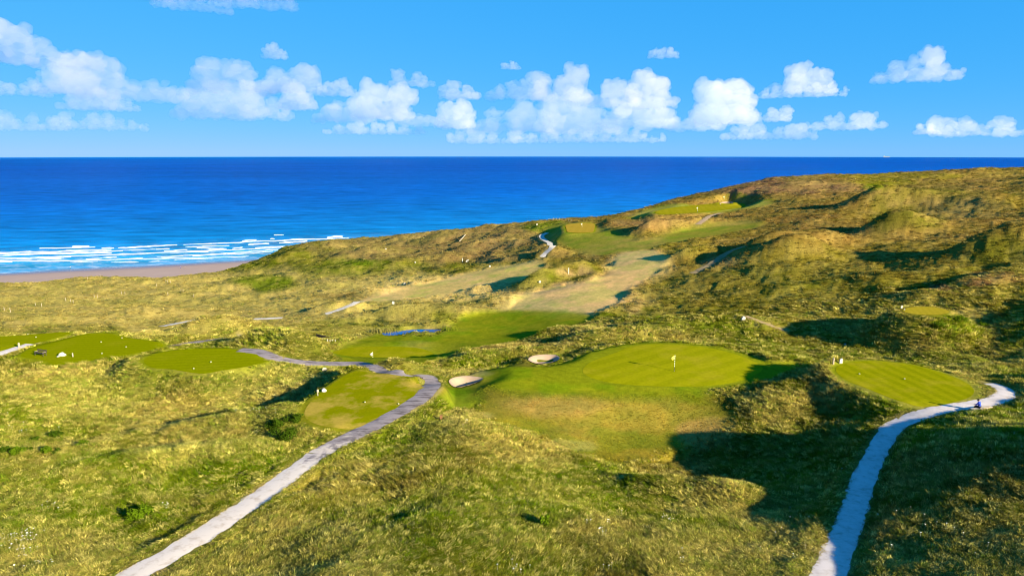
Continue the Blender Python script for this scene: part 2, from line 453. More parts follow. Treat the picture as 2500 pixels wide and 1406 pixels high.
def relief(x, y, rough):
    dist = np.hypot(x, y)
    amp = 0.45 + 0.55 * sst(60, 260, dist)
    amp = amp * (1 - 0.45 * sst(130, 220, dist) * sst(-20, 60, x))      # broad smooth slopes toward the headland
    big = fbm(x, y, 34, 3, 3) - 0.5
    ridge = 1 - np.abs(2 * fbm(x, y, 17, 3, 9) - 1)
    mid = fbm(x * 0.8 + y * 0.25, y * 1.2, 6.0, 3, 21) - 0.5
    fine = fbm(x, y, 1.6, 2, 31) - 0.5
    hum = np.maximum(0, fbm(x + 13, y * 1.15, 13, 3, 143) - 0.58) * 3.6 * sst(85, 140, dist)      # scattered hummocks
    hol = np.maximum(0, fbm(x - 47, y * 1.2, 15, 3, 151) - 0.60) * 3.0 * sst(60, 120, dist)        # wind-scooped hollows
    z = amp * (1.6 * big + 1.7 * (ridge - 0.75)) * (0.15 + 0.85 * rough) * sst(0.05, 0.6, rough + 0.05)
    fold = (fbm(x * 0.75 - y * 0.35, y * 1.1 + x * 0.3, 15, 2, 161) - 0.5) * (1 - sst(90, 140, dist)) * (1 - 0.9 * sst(8, 20, x) * (1 - sst(78, 92, dist)))     # folds of the near slopes
    z = z + rough ** 2 * (hum - hol + 2.2 * fold)
    z = z + rough * (0.75 * mid * (0.4 + amp) + 0.42 * fine * sst(30, 90, dist) + 0.15 * fine)
    return z * (0.15 + 0.85 * (sea_dist(x, y) < -60))
def ground_h(x, y):
    x = np.atleast_1d(np.asarray(x, float)); y = np.atleast_1d(np.asarray(y, float))
    return h2(x, y) + relief(x, y, rough_mask(x, y))
def spot(px, py):
    q = cast([(px, py)], ground_h)[0]
    return float(q[0]), float(q[1]), float(ground_h(q[0], q[1])[0])
# ------------------------------------------------------------------ small helpers
def smooth(me):
    me.polygons.foreach_set("use_smooth", np.ones(len(me.polygons), bool))
def raw_mesh(name, co, faces):
    """mesh from numpy arrays, all faces with the same corner count"""
    me = bpy.data.meshes.new(name)
    co = np.asarray(co, np.float32); faces = np.asarray(faces, np.int32); k = faces.shape[1]
    me.vertices.add(len(co)); me.vertices.foreach_set("co", co.ravel())
    me.loops.add(faces.size); me.loops.foreach_set("vertex_index", faces.ravel())
    me.polygons.add(len(faces)); me.polygons.foreach_set("loop_start", np.arange(0, faces.size, k, dtype=np.int32))
    smooth(me); me.update()
    return me
def link(name, me, m=None, parent=None):
    o = bpy.data.objects.new(name, me)
    COL.objects.link(o)
    if m is not None and me is not None and not me.materials:
        me.materials.append(m)
    if parent is not None:
        o.parent = parent
    return o
def struct(o, label=None):
    o["kind"] = "structure"
    if label:
        o["label"] = label
    return o
def stuff(o, label, cat):
    o["kind"] = "stuff"; o["label"] = label; o["category"] = cat
    return o
def thing(o, label, cat, group=None):
    o["label"] = label; o["category"] = cat
    if group:
        o["group"] = group
    return o
def N(t, kind, ins=None, **kw):
    nd = t.nodes.new(kind)
    for k, v in kw.items():
        setattr(nd, k, v)
    for k, v in (ins or {}).items():
        nd.inputs[k].default_value = v
    return nd
def pmat(name, col, rough=0.8, spec=0.3, noise=0.0, nscale=5.0, bump=0.0, bscale=20.0, col2=None):
    """procedural principled material: base colour broken up by noise, optional bump"""
    m = bpy.data.materials.new(name); m.use_nodes = True
    t = m.node_tree; b = t.nodes["Principled BSDF"]
    b.inputs["Roughness"].default_value = rough
    b.inputs["Specular IOR Level"].default_value = spec
    tc = N(t, "ShaderNodeTexCoord")
    c2 = col2 if col2 else tuple(c * (1 - noise) for c in col)
    nz = N(t, "ShaderNodeTexNoise", {"Scale": nscale, "Detail": 6.0, "Roughness": 0.65})
    t.links.new(tc.outputs["Object"], nz.inputs["Vector"])
    rp = N(t, "ShaderNodeValToRGB")
    rp.color_ramp.elements[0].position = 0.35; rp.color_ramp.elements[1].position = 0.65
    rp.color_ramp.elements[0].color = (*c2, 1); rp.color_ramp.elements[1].color = (*col, 1)
    t.links.new(nz.outputs["Fac"], rp.inputs[0]); t.links.new(rp.outputs[0], b.inputs["Base Color"])
    if bump:
        n2 = N(t, "ShaderNodeTexNoise", {"Scale": bscale, "Detail": 5.0})
        t.links.new(tc.outputs["Object"], n2.inputs["Vector"])
        bp = N(t, "ShaderNodeBump", {"Strength": 1.0, "Distance": bump})
        t.links.new(n2.outputs["Fac"], bp.inputs["Height"]); t.links.new(bp.outputs[0], b.inputs["Normal"])
    return m

# ------------------------------------------------------------------ what grows where (colour of the ground cover, plus a painted shade zone)
GREEN = (0.150, 0.175, 0.012); OLIVE = (0.215, 0.195, 0.030); STRAW = (0.50, 0.41, 0.125); BROWN = (0.29, 0.185, 0.065)
DARK = (0.055, 0.095, 0.008); LUSH = (0.15, 0.245, 0.006); PALE = (0.82, 0.60, 0.26); TAN = (0.86, 0.56, 0.28); HEATH = (0.31, 0.20, 0.082)
MOSS = (0.125, 0.12, 0.015)
ZONES = [   # px, py, rx, ry, colour, strength
 # broad belts
 (500,740,1000,85,(0.58,0.45,0.18),0.8),(600,690,700,40,(0.50,0.39,0.14),0.5),(1900,560,900,130,(0.30,0.205,0.055),0.7),(1100,590,420,55,(0.34,0.235,0.11),0.85),
 (2100,700,600,130,(0.27,0.205,0.032),0.65),(2200,440,600,40,(0.30,0.21,0.07),0.6),(1800,455,300,25,(0.24,0.15,0.09),0.9),
 (200,1010,400,130,(0.33,0.29,0.06),0.5),(150,1180,300,60,(0.36,0.29,0.09),0.5),(60,1225,120,40,(0.40,0.28,0.14),0.8),(120,1090,150,40,(0.42,0.31,0.14),0.6),
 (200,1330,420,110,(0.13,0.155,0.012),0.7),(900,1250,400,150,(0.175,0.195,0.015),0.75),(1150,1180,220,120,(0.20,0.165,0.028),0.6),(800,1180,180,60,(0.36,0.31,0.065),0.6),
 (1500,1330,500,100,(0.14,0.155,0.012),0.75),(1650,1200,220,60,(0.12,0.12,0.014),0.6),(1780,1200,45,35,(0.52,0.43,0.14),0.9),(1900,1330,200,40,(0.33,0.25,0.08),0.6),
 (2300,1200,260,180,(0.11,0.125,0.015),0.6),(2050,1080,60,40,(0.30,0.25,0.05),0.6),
 (420,960,230,60,(0.30,0.28,0.04),0.5),(700,950,130,50,(0.28,0.20,0.075),0.7),(560,1080,130,40,(0.40,0.33,0.10),0.6),(700,1050,80,55,DARK,0.5),(380,985,140,40,(0.20,0.21,0.015),0.5),
 # banks
 (1250,855,230,24,(0.34,0.25,0.09),0.8),(1500,805,150,22,(0.40,0.29,0.12),0.8),(1760,795,120,22,LUSH,0.4),(940,885,80,14,(0.30,0.25,0.07),0.7),(700,830,150,40,(0.42,0.36,0.09),0.6),
 (530,800,90,25,(0.25,0.22,0.06),0.6),(820,730,70,18,(0.26,0.18,0.07),0.7),(1010,765,160,14,(0.38,0.32,0.08),0.6),(860,795,150,22,(0.20,0.23,0.014),0.6),
 (650,690,90,22,(0.14,0.19,0.012),0.95),(830,655,110,24,(0.17,0.20,0.02),0.8),(880,640,60,10,(0.12,0.19,0.008),0.8),(750,740,220,18,(0.54,0.44,0.15),0.6),
 (1950,890,180,60,(0.125,0.125,0.016),0.4),(1900,985,210,75,(0.15,0.14,0.02),0.8),(2150,1020,120,60,(0.12,0.13,0.012),0.6),  # second zone paints the shaded mound face below the right tee darker
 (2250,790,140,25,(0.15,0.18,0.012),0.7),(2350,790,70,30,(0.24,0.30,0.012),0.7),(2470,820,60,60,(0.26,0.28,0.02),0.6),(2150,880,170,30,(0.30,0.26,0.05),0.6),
 (2400,905,150,18,(0.42,0.33,0.11),0.8),(2230,760,70,14,(0.36,0.29,0.08),0.0),(2380,765,60,14,(0.42,0.33,0.11),0.8),(2425,840,28,60,(0.32,0.25,0.08),0.7),
 (2260,490,170,40,(0.19,0.195,0.035),0.85),(2210,540,110,30,(0.13,0.145,0.02),0.85),(2350,500,130,18,(0.40,0.33,0.12),0.5),(2450,610,110,40,(0.14,0.15,0.015),0.7),(2330,525,120,12,(0.42,0.34,0.12),0.6),
 (2440,680,90,18,(0.33,0.16,0.10),0.7),(2290,703,30,10,(0.38,0.14,0.14),0.8),(2380,690,60,10,(0.33,0.15,0.10),0.7),
 (2150,445,90,12,(0.24,0.27,0.012),0.8),(2200,430,160,9,(0.26,0.27,0.02),0.7),(2135,458,40,8,LUSH,0.9),
 (1960,440,60,14,(0.30,0.25,0.09),0.7),(1800,480,30,8,LUSH,0.9),(1640,505,45,9,LUSH,0.9),
 # mown ground
 (1130,830,330,60,(0.20,0.235,0.010),0.0),
 (1340,555,60,16,LUSH,0.9),(1430,580,90,18,(0.22,0.27,0.012),0.9),(1560,600,200,26,(0.27,0.255,0.03),0.7),(1700,570,130,14,(0.29,0.27,0.03),0.6),
 (1420,725,190,40,TAN,0.95),(1560,650,90,38,PALE,0.95),(1500,690,60,30,(0.42,0.28,0.14),0.8),(1080,700,240,34,PALE,0.95),(1230,660,90,18,(0.44,0.37,0.10),0.8),
 (1180,780,160,20,(0.24,0.26,0.016),0.8),(1300,700,60,14,(0.24,0.25,0.02),0.7),(1760,640,60,16,(0.38,0.25,0.13),0.8),(1400,665,60,10,(0.42,0.27,0.17),0.7),(1650,690,200,60,(0.25,0.20,0.045),0.5),
 (2000,570,120,50,(0.24,0.16,0.05),0.6),(1600,545,130,14,(0.32,0.22,0.09),0.7),(1300,610,70,20,(0.28,0.21,0.06),0.6),(1100,610,130,30,(0.32,0.205,0.085),0.6),
 (1430,1030,330,75,(0.33,0.265,0.050),0.85),(1560,1090,170,40,(0.32,0.26,0.035),0.8),(1350,990,140,30,(0.40,0.28,0.09),0.7),(1260,1040,110,22,(0.27,0.27,0.025),0.7),(1720,1060,80,40,(0.40,0.27,0.10),0.7),(1380,1090,80,16,(0.46,0.36,0.16),0.6),
 (1120,975,60,32,(0.15,0.235,0.008),0.5),(1180,905,110,20,(0.22,0.25,0.014),0.8),(1250,930,60,26,(0.13,0.23,0.008),0.7),(1330,915,60,20,(0.10,0.19,0.008),0.7),(1400,890,60,14,(0.16,0.21,0.008),0.7),
 (1150,910,50,10,(0.45,0.36,0.17),0.6),(1130,1015,70,12,(0.42,0.35,0.14),0.7),
 (60,910,90,14,(0.44,0.36,0.12),0.7),(30,930,60,20,(0.22,0.24,0.02),0.7),(120,925,30,5,LUSH,0.7),(250,900,140,16,(0.42,0.36,0.11),0.7),(180,800,120,12,(0.16,0.18,0.016),0.5),(120,820,60,8,(0.42,0.34,0.14),0.6),
 (700,1180,260,18,(0.3,0.26,0.05),0.0),(360,1390,50,22,(0.42,0.29,0.15),0.8),
]
def cover(x, y, z):
    px, py, dep = project(x, y, z)
    a = fbm(x, y, 16, 4, 41); b = fbm(x, y, 5, 3, 52); c = fbm(x * 0.7 + y * 0.4, y * 1.5, 2.2, 3, 63)
    col = np.empty((len(x), 3))
    t1 = sst(0.42, 0.60, a * 0.6 + b * 0.4)[:, None]
    col[:] = np.array(GREEN) * (1 - t1) + np.array(OLIVE) * t1
    # zone edges wander with the noise
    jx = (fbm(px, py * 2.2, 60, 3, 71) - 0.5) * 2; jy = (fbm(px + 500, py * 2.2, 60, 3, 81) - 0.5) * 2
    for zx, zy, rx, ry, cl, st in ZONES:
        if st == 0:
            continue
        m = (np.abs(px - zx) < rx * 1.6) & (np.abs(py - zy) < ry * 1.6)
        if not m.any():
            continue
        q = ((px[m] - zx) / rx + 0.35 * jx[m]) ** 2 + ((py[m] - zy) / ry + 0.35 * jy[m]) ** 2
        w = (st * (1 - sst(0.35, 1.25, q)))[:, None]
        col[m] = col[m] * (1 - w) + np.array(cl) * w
    rough = rough_mask(x, y)
    mw = mown_mask(x, y)
    # the pale corridors up to the coast
    dr = sst(0.42, 0.60, fbm(x, y, 22, 3, 181))[:, None]
    for ix, ca, cb, st_ in ((1, TAN, PALE, 0.9), (2, (0.88, 0.60, 0.27), (0.78, 0.56, 0.22), 0.95), (3, (0.44, 0.36, 0.09), (0.34, 0.33, 0.05), 0.75), (4, (0.50, 0.44, 0.11), (0.42, 0.40, 0.06), 0.85)):
        poly, soft = MOWN[ix]
        w_ = (st_ * (1 - sst(-soft * 0.2, soft * 0.9, sdf(x, y, poly) + (fbm(x, y, soft * 1.6, 3, 187) - 0.5) * soft)))[:, None]
        col = col * (1 - w_) + (np.array(ca) * (1 - dr) + np.array(cb) * dr) * w_
    # valley fairway and aprons are mown green
    ap = np.zeros(len(x))
    for k in ('tee_right', 'tee_second', 'tee_third', 'tee_fourth', 'apron', 'valley_green', 'green_shore', 'green_far'):
        poly = FLATS[k][0]
        ap = np.maximum(ap, 1 - (sst(-0.5, 3.6, sdf(x, y, poly) + 2.2 * (b - 0.5)) if k == 'apron' else sst(0.2, 1.8, sdf(x, y, poly))))
    poly, soft = MOWN[0]
    ap = np.maximum(ap, 0.9 * (1 - sst(-1.5, 2.0, sdf(x, y, poly))))
    dry = sst(0.60, 0.72, fbm(x * 0.6, y, 14, 3, 91)) * 0.55
    mg = np.array((0.27, 0.30, 0.012)) * (1 - dry[:, None]) + np.array((0.42, 0.36, 0.09)) * dry[:, None]
    col = col * (1 - ap[:, None]) + mg * ap[:, None]
    ap = 1 - sst(0.5, 1.6, sdf(x, y, FLATS['tee_near'][0]))
    col = col * (1 - ap[:, None]) + np.array((0.24, 0.24, 0.015)) * ap[:, None]
    # drifts of fresh green, straw and brown growth through the rough
    p1 = fbm(x + 40, y * 1.25, 21, 4, 201); p2 = fbm(x, y * 1.25 + 70, 15, 4, 211); p3 = fbm(x * 1.1 - 30, y, 11, 4, 221)
    for pn, lo_, hi_, cl_, st_ in ((p1, 0.50, 0.64, (0.19, 0.265, 0.010), 0.8), (p2, 0.52, 0.66, (0.58, 0.47, 0.17), 0.55), (p3, 0.56, 0.68, (0.28, 0.19, 0.07), 0.55)):
        s = (sst(lo_, hi_, pn) * st_ * rough * (1 - 0.72 * sst(95, 170, np.hypot(x, y))))[:, None]
        col = col * (1 - s) + (0.25 * col + 0.75 * np.array(cl_)) * s
    # mottled short grass
    mot = fbm(x, y * 1.3, 1.9, 3, 133)
    s = (mw * (1 - np.clip(ap, 0, 1)))[:, None]
    col = col * (1 + s * (0.75 * (mot - 0.5))[:, None] * np.array((1.0, 0.55, 0.8)))
    s = (sst(0.52, 0.66, fbm(x, y, 5.5, 3, 137)) * mw * 0.55)[:, None] * (1 - np.clip(ap, 0, 1))[:, None]
    col = col * (1 - s) + col * np.array((0.72, 1.02, 0.6)) * s
    # straw heads and darker patches through the rough
    s = (sst(0.48, 0.68, c) * 0.60 * rough)[:, None]
    col = col * (1 - s) + (0.45 * col + 0.55 * np.array(STRAW)) * s
    s = (sst(0.56, 0.74, b) * 0.45 * rough)[:, None]
    col = col * (1 - s) + col * np.array((0.62, 0.74, 0.6)) * s
    g = (sst(0.50, 0.66, fbm(x, y, 8, 3, 95)) * 0.60 * rough * (1 - 0.7 * sst(95, 170, np.hypot(x, y))))[:, None]
    col = col * (1 - g) + (0.4 * col + 0.6 * np.array((0.12, 0.17, 0.010))) * g
    # worn margins along the paths
    pd = path_dist(x, y)
    s = ((1 - sst(0.1, 0.6, pd)) * (0.30 + 0.5 * sst(0.45, 0.6, b)))[:, None]
    col = col * (1 - s) + np.array((0.46, 0.37, 0.18)) * s
    # sand where the land meets the beach
    sd = sst(-92, -72, sea_dist(x, y))[:, None]
    col = col * (1 - sd) + np.array((0.45, 0.32, 0.25)) * sd
    fr = (sst(140, 260, np.hypot(x, y)) * sst(-60, 80, x) * rough)[:, None]            # drier, browner heath toward the headland
    col = col * (1 - fr) + col * np.array((1.10, 0.93, 1.15)) * fr
    return np.clip(col * np.array((0.56, 0.545, 0.42)), 0, 1), rough

# ------------------------------------------------------------------ ground
us = np.r_[np.linspace(-1.5, -0.84, 60)[:-1], np.linspace(-0.84, 0.84, 840), np.linspace(0.84, 2.8, 130)[1:]]
inv = np.linspace(1 / 16., 1 / 900., 560)
ys = np.unique(np.r_[1 / inv, np.linspace(110, 720, 300)])
U, Y = np.meshgrid(us, ys)
X = (U * Y).ravel(); Y = Y.ravel()
Zg = ground_h(X, Y)
nu, ny = len(us), len(ys)
i = (np.arange(ny - 1)[:, None] * nu + np.arange(nu - 1)[None]).ravel()
F = np.stack([i, i + 1, i + nu + 1, i + nu], -1)
F = F[(sea_dist(X[F[:, 0]], Y[F[:, 0]]) < -20)]            # land ends under the beach
used = np.zeros(len(X), bool); used[F.ravel()] = True
remap = np.cumsum(used) - 1
X, Y, Zg = X[used], Y[used], Zg[used]; F = remap[F]
gme = raw_mesh("ground", np.stack([X, Y, Zg], -1), F)
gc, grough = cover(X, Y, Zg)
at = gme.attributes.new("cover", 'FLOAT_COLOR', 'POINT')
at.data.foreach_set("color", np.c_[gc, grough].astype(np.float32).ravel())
gm = bpy.data.materials.new("turf_and_rough"); gm.use_nodes = True
t = gm.node_tree; b = t.nodes["Principled BSDF"]
b.inputs["Roughness"].default_value = 1.0; b.inputs["Specular IOR Level"].default_value = 0.0
av = N(t, "ShaderNodeAttribute", attribute_name="cover")
tc = N(t, "ShaderNodeTexCoord")
n1 = N(t, "ShaderNodeTexNoise", {"Scale": 1.3, "Detail": 8.0, "Roughness": 0.72})
mp = N(t, "ShaderNodeMapping"); mp.inputs["Scale"].default_value = (1.0, 1.0, 0.6)
t.links.new(tc.outputs["Object"], mp.inputs["Vector"]); t.links.new(mp.outputs[0], n1.inputs["Vector"])
rp = N(t, "ShaderNodeMapRange", {"From Min": 0.3, "From Max": 0.7, "To Min": 0.70, "To Max": 1.28})
t.links.new(n1.outputs["Fac"], rp.inputs["Value"])
rp2 = N(t, "ShaderNodeMapRange", {"From Min": 0.3, "From Max": 0.7, "To Min": 0.70, "To Max": 1.25})
t.links.new(n1.outputs["Fac"], rp2.inputs["Value"])
mxr = N(t, "ShaderNodeMix"); mxr.data_type = 'FLOAT'
t.links.new(av.outputs["Alpha"], mxr.inputs[0]); t.links.new(rp2.outputs[0], mxr.inputs[2]); t.links.new(rp.outputs[0], mxr.inputs[3])
vm = N(t, "ShaderNodeVectorMath", operation='SCALE')
t.links.new(av.outputs["Color"], vm.inputs[0]); t.links.new(mxr.outputs[0], vm.inputs["Scale"])
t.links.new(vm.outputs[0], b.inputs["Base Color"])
n2 = N(t, "ShaderNodeTexNoise", {"Scale": 3.2, "Detail": 7.0, "Roughness": 0.75})
t.links.new(mp.outputs[0], n2.inputs["Vector"])
bd = N(t, "ShaderNodeMapRange", {"To Min": 0.07, "To Max": 0.34})
t.links.new(av.outputs["Alpha"], bd.inputs["Value"])
bp = N(t, "ShaderNodeBump", {"Strength": 0.9})
t.links.new(bd.outputs[0], bp.inputs["Distance"]); t.links.new(n2.outputs["Fac"], bp.inputs["Height"]); t.links.new(bp.outputs[0], b.inputs["Normal"])
struct(link("ground", gme, gm))
# ------------------------------------------------------------------ greens, tees, bunkers, pond
def turf_mat(name, c1, c2, ang, width, dry=0.35, drycol=(0.46, 0.39, 0.12), d0=0.50, d1=0.70):
    av_ = tuple(0.5 * (p + q_) for p, q_ in zip(c1, c2))
    sq = lambda c: tuple(v * k for v, k in zip(c, (0.60, 0.545, 0.14)))
    c1 = sq([0.55 * p + 0.45 * a_ for p, a_ in zip(c1, av_)]); c2 = sq([0.55 * p + 0.45 * a_ for p, a_ in zip(c2, av_)]); drycol = sq(drycol)   # faint mowing stripes
    m = bpy.data.materials.new(name); m.use_nodes = True
    t = m.node_tree; b = t.nodes["Principled BSDF"]
    b.inputs["Roughness"].default_value = 1.0; b.inputs["Specular IOR Level"].default_value = 0.0
    tc = N(t, "ShaderNodeTexCoord")
    mp = N(t, "ShaderNodeMapping"); mp.inputs["Rotation"].default_value = (0, 0, R(ang))
    t.links.new(tc.outputs["Object"], mp.inputs["Vector"])
    wv = N(t, "ShaderNodeTexWave", {"Scale": 0.314 / width, "Distortion": 0.6, "Detail": 2.0, "Detail Scale": 0.4}, wave_type='BANDS', bands_direction='X')
    t.links.new(mp.outputs[0], wv.inputs["Vector"])
    mr = N(t, "ShaderNodeMapRange", {"From Min": 0.35, "From Max": 0.65}); t.links.new(wv.outputs["Fac"], mr.inputs["Value"])
    mx = N(t, "ShaderNodeMix"); mx.data_type = 'RGBA'
    mx.inputs[6].default_value = (*c1, 1); mx.inputs[7].default_value = (*c2, 1)
    t.links.new(mr.outputs[0], mx.inputs[0])
    nz = N(t, "ShaderNodeTexNoise", {"Scale": 0.22, "Detail": 5.0, "Roughness": 0.62})
    t.links.new(tc.outputs["Object"], nz.inputs["Vector"])
    m2 = N(t, "ShaderNodeMapRange", {"From Min": d0, "From Max": d1, "To Max": dry}); t.links.new(nz.outputs["Fac"], m2.inputs["Value"])
    my = N(t, "ShaderNodeMix"); my.data_type = 'RGBA'; my.inputs[7].default_value = (*drycol, 1)
    t.links.new(m2.outputs[0], my.inputs[0]); t.links.new(mx.outputs[2], my.inputs[6])
    n3 = N(t, "ShaderNodeTexNoise", {"Scale": 2.5, "Detail": 8.0, "Roughness": 0.75}); t.links.new(tc.outputs["Object"], n3.inputs["Vector"])
    m3 = N(t, "ShaderNodeMapRange", {"From Min": 0.3, "From Max": 0.7, "To Min": 0.82, "To Max": 1.16}); t.links.new(n3.outputs["Fac"], m3.inputs["Value"])
    sc_ = N(t, "ShaderNodeVectorMath", operation='SCALE'); t.links.new(my.outputs[2], sc_.inputs[0]); t.links.new(m3.outputs[0], sc_.inputs["Scale"])
    t.links.new(sc_.outputs[0], b.inputs["Base Color"])
    bp = N(t, "ShaderNodeBump", {"Strength": 0.5, "Distance": 0.03}); t.links.new(n3.outputs["Fac"], bp.inputs["Height"]); t.links.new(bp.outputs[0], b.inputs["Normal"])
    return m
def sheet(name, poly, m, lift=0.014, hf=h2, skirt=0.06, ks=None):
    """a conforming sheet of turf, sand or water over an outline"""
    c = poly.mean(0); n_ = len(poly)
    ks = ks if ks is not None else np.r_[1.0, 0.985, np.linspace(0.93, 0.06, 14)]
    co = []
    for r_, k in enumerate(ks):
        q = c + (poly - c) * k
        z = hf(q[:, 0], q[:, 1]) + lift
        co.append(np.c_[q, z])
    nr = len(co)
    co = np.concatenate(co + [np.r_[c, hf(c[:1], c[1:])[0] + lift][None]])
    fs = []
    for r_ in range(nr - 1):
        for i_ in range(n_):
            fs.append((r_ * n_ + i_, r_ * n_ + (i_ + 1) % n_, (r_ + 1) * n_ + (i_ + 1) % n_, (r_ + 1) * n_ + i_))
    last = nr * n_
    for i_ in range(n_):
        fs.append(((nr - 1) * n_ + i_, (nr - 1) * n_ + (i_ + 1) % n_, last))
    me = bpy.data.meshes.new(name)
    me.from_pydata([tuple(v) for v in co], [], fs)
    smooth(me)
    return struct(link(name, me, m))
G1 = (0.30, 0.335, 0.014); G2 = (0.235, 0.275, 0.010)
m_green = turf_mat("putting_turf", (0.345, 0.365, 0.022), (0.275, 0.31, 0.014), 52, 2.9, 0.35)
m_tee = turf_mat("tee_turf", (0.31, 0.335, 0.016), (0.225, 0.265, 0.008), -8, 1.7, 0.5)
m_tee2 = turf_mat("tee_turf_lush", (0.245, 0.295, 0.006), (0.21, 0.255, 0.005), 84, 1.3, 0.12)
m_tee3 = turf_mat("tee_turf_worn", (0.245, 0.265, 0.008), (0.215, 0.25, 0.007), 60, 2.2, 0.9, (0.47, 0.37, 0.24), 0.47, 0.60)
m_tee4 = turf_mat("tee_turf_dry", (0.42, 0.35, 0.10), (0.37, 0.315, 0.075), 20, 0.9, 0.4)
m_shore = turf_mat("scorched_turf", (0.44, 0.32, 0.15), (0.41, 0.30, 0.13), 10, 3, 0.3)
m_fargreen = turf_mat("far_putting_turf", (0.33, 0.32, 0.04), (0.29, 0.29, 0.03), 10, 3, 0.5, (0.46, 0.38, 0.12))
m_valley = turf_mat("valley_turf", (0.285, 0.305, 0.018), (0.25, 0.28, 0.013), 15, 3, 0.4)
def outline(k):
    return FLATS[k][0]
sheet("putting_green", outline('green'), m_green)
sheet("tee", outline('tee_right'), m_tee)
sheet("tee", outline('tee_near'), m_tee3)
sheet("tee", outline('tee_second'), m_tee2)
sheet("tee", outline('tee_third'), m_tee2)
sheet("tee", outline('tee_fourth'), m_tee2)
sheet("tee", outline('tee_far'), m_tee4)
sheet("putting_green", outline('valley_green'), m_valley, 0.05)
sheet("putting_green", outline('green_shore'), m_shore, 0.10)
sheet("putting_green", outline('green_far'), m_fargreen, 0.10)
m_sand = pmat("bunker_sand", (0.29, 0.205, 0.15), 0.95, 0.1, 0.12, 1.2, 0.02, 6.0)
for k, (poly, lev, depth) in BUNK.items():
    sheet("bunker", poly, m_sand, 0.07, ks=np.linspace(1.0, 0.04, 26))
# pond: still water over the dug basin
wm = bpy.data.materials.new("pond_water"); wm.use_nodes = True
t = wm.node_tree; b = t.nodes["Principled BSDF"]
b.inputs["Base Color"].default_value = (0.0, 0.07, 0.30, 1); b.inputs["Roughness"].default_value = 0.10; b.inputs["IOR"].default_value = 1.333
b.inputs["Specular IOR Level"].default_value = 0.4
tc = N(t, "ShaderNodeTexCoord"); nz = N(t, "ShaderNodeTexNoise", {"Scale": 6.0, "Detail": 3.0}); t.links.new(tc.outputs["Object"], nz.inputs["Vector"])
bp = N(t, "ShaderNodeBump", {"Strength": 0.25, "Distance": 0.02}); t.links.new(nz.outputs["Fac"], bp.inputs["Height"]); t.links.new(bp.outputs[0], b.inputs["Normal"])
pl = FLATS['pond'][1]
sheet("pond", outline('pond'), wm, 0.0, lambda x, y: np.full(np.shape(x), pl - 0.10), 0.6)

# ------------------------------------------------------------------ paths
def gravel_mat(name, c1, c2, dirt, scale=1.2):
    c1, c2, dirt = (tuple(v * k for v, k in zip(c, (0.60, 0.60, 0.62))) for c in (c1, c2, dirt))
    m = bpy.data.materials.new(name); m.use_nodes = True
    t = m.node_tree; b = t.nodes["Principled BSDF"]
    b.inputs["Roughness"].default_value = 0.95; b.inputs["Specular IOR Level"].default_value = 0.15
    tc = N(t, "ShaderNodeTexCoord")
    nz = N(t, "ShaderNodeTexNoise", {"Scale": scale, "Detail": 8.0, "Roughness": 0.7}); t.links.new(tc.outputs["Object"], nz.inputs["Vector"])
    rp = N(t, "ShaderNodeValToRGB"); e = rp.color_ramp.elements
    e[0].position = 0.30; e[0].color = (*dirt, 1); e[1].position = 0.43; e[1].color = (*c2, 1)
    x_ = e.new(0.58); x_.color = (*c1, 1)
    t.links.new(nz.outputs["Fac"], rp.inputs[0])
    t.links.new(rp.outputs[0], b.inputs["Base Color"])
    n2 = N(t, "ShaderNodeTexNoise", {"Scale": 14.0, "Detail": 5.0}); t.links.new(tc.outputs["Object"], n2.inputs["Vector"])
    bp = N(t, "ShaderNodeBump", {"Strength": 0.6, "Distance": 0.03}); t.links.new(n2.outputs["Fac"], bp.inputs["Height"]); t.links.new(bp.outputs[0], b.inputs["Normal"])
    return m
m_gravel = gravel_mat("pale_gravel", (0.80, 0.70, 0.66), (0.70, 0.60, 0.55), (0.50, 0.41, 0.34))
m_tarmac = gravel_mat("worn_tarmac", (0.33, 0.275, 0.285), (0.25, 0.205, 0.215), (0.08, 0.06, 0.065), 0.9)
m_chalk = gravel_mat("far_gravel", (0.74, 0.66, 0.58), (0.66, 0.58, 0.48), (0.5, 0.42, 0.32))
m_trail = gravel_mat("trodden_earth", (0.36, 0.26, 0.13), (0.32, 0.23, 0.10), (0.26, 0.20, 0.07))
m_sandy = gravel_mat("sandy_track", (0.52, 0.36, 0.22), (0.45, 0.31, 0.18), (0.36, 0.25, 0.13))
# gravel wearing through tarmac: the share of tarmac is kept along the path
m_mixed = bpy.data.materials.new("gravel_over_tarmac"); m_mixed.use_nodes = True
t = m_mixed.node_tree; b = t.nodes["Principled BSDF"]
b.inputs["Roughness"].default_value = 0.95; b.inputs["Specular IOR Level"].default_value = 0.15
av = N(t, "ShaderNodeAttribute", attribute_name="tar"); tc = N(t, "ShaderNodeTexCoord")
nz = N(t, "ShaderNodeTexNoise", {"Scale": 1.1, "Detail": 8.0, "Roughness": 0.7}); t.links.new(tc.outputs["Object"], nz.inputs["Vector"])
ra = N(t, "ShaderNodeValToRGB"); e = ra.color_ramp.elements
e[0].position = 0.32; e[0].color = (0.36, 0.29, 0.24, 1); e[1].position = 0.5; e[1].color = (0.50, 0.43, 0.39, 1)
rb = N(t, "ShaderNodeValToRGB"); e = rb.color_ramp.elements
e[0].position = 0.38; e[0].color = (0.085, 0.068, 0.073, 1); e[1].position = 0.52; e[1].color = (0.20, 0.168, 0.178, 1)
t.links.new(nz.outputs["Fac"], ra.inputs[0])
mp = N(t, "ShaderNodeMapping"); mp.inputs["Rotation"].default_value = (0, 0, R(20)); mp.inputs["Scale"].default_value = (0.55, 1.7, 1)
t.links.new(tc.outputs["Object"], mp.inputs["Vector"])
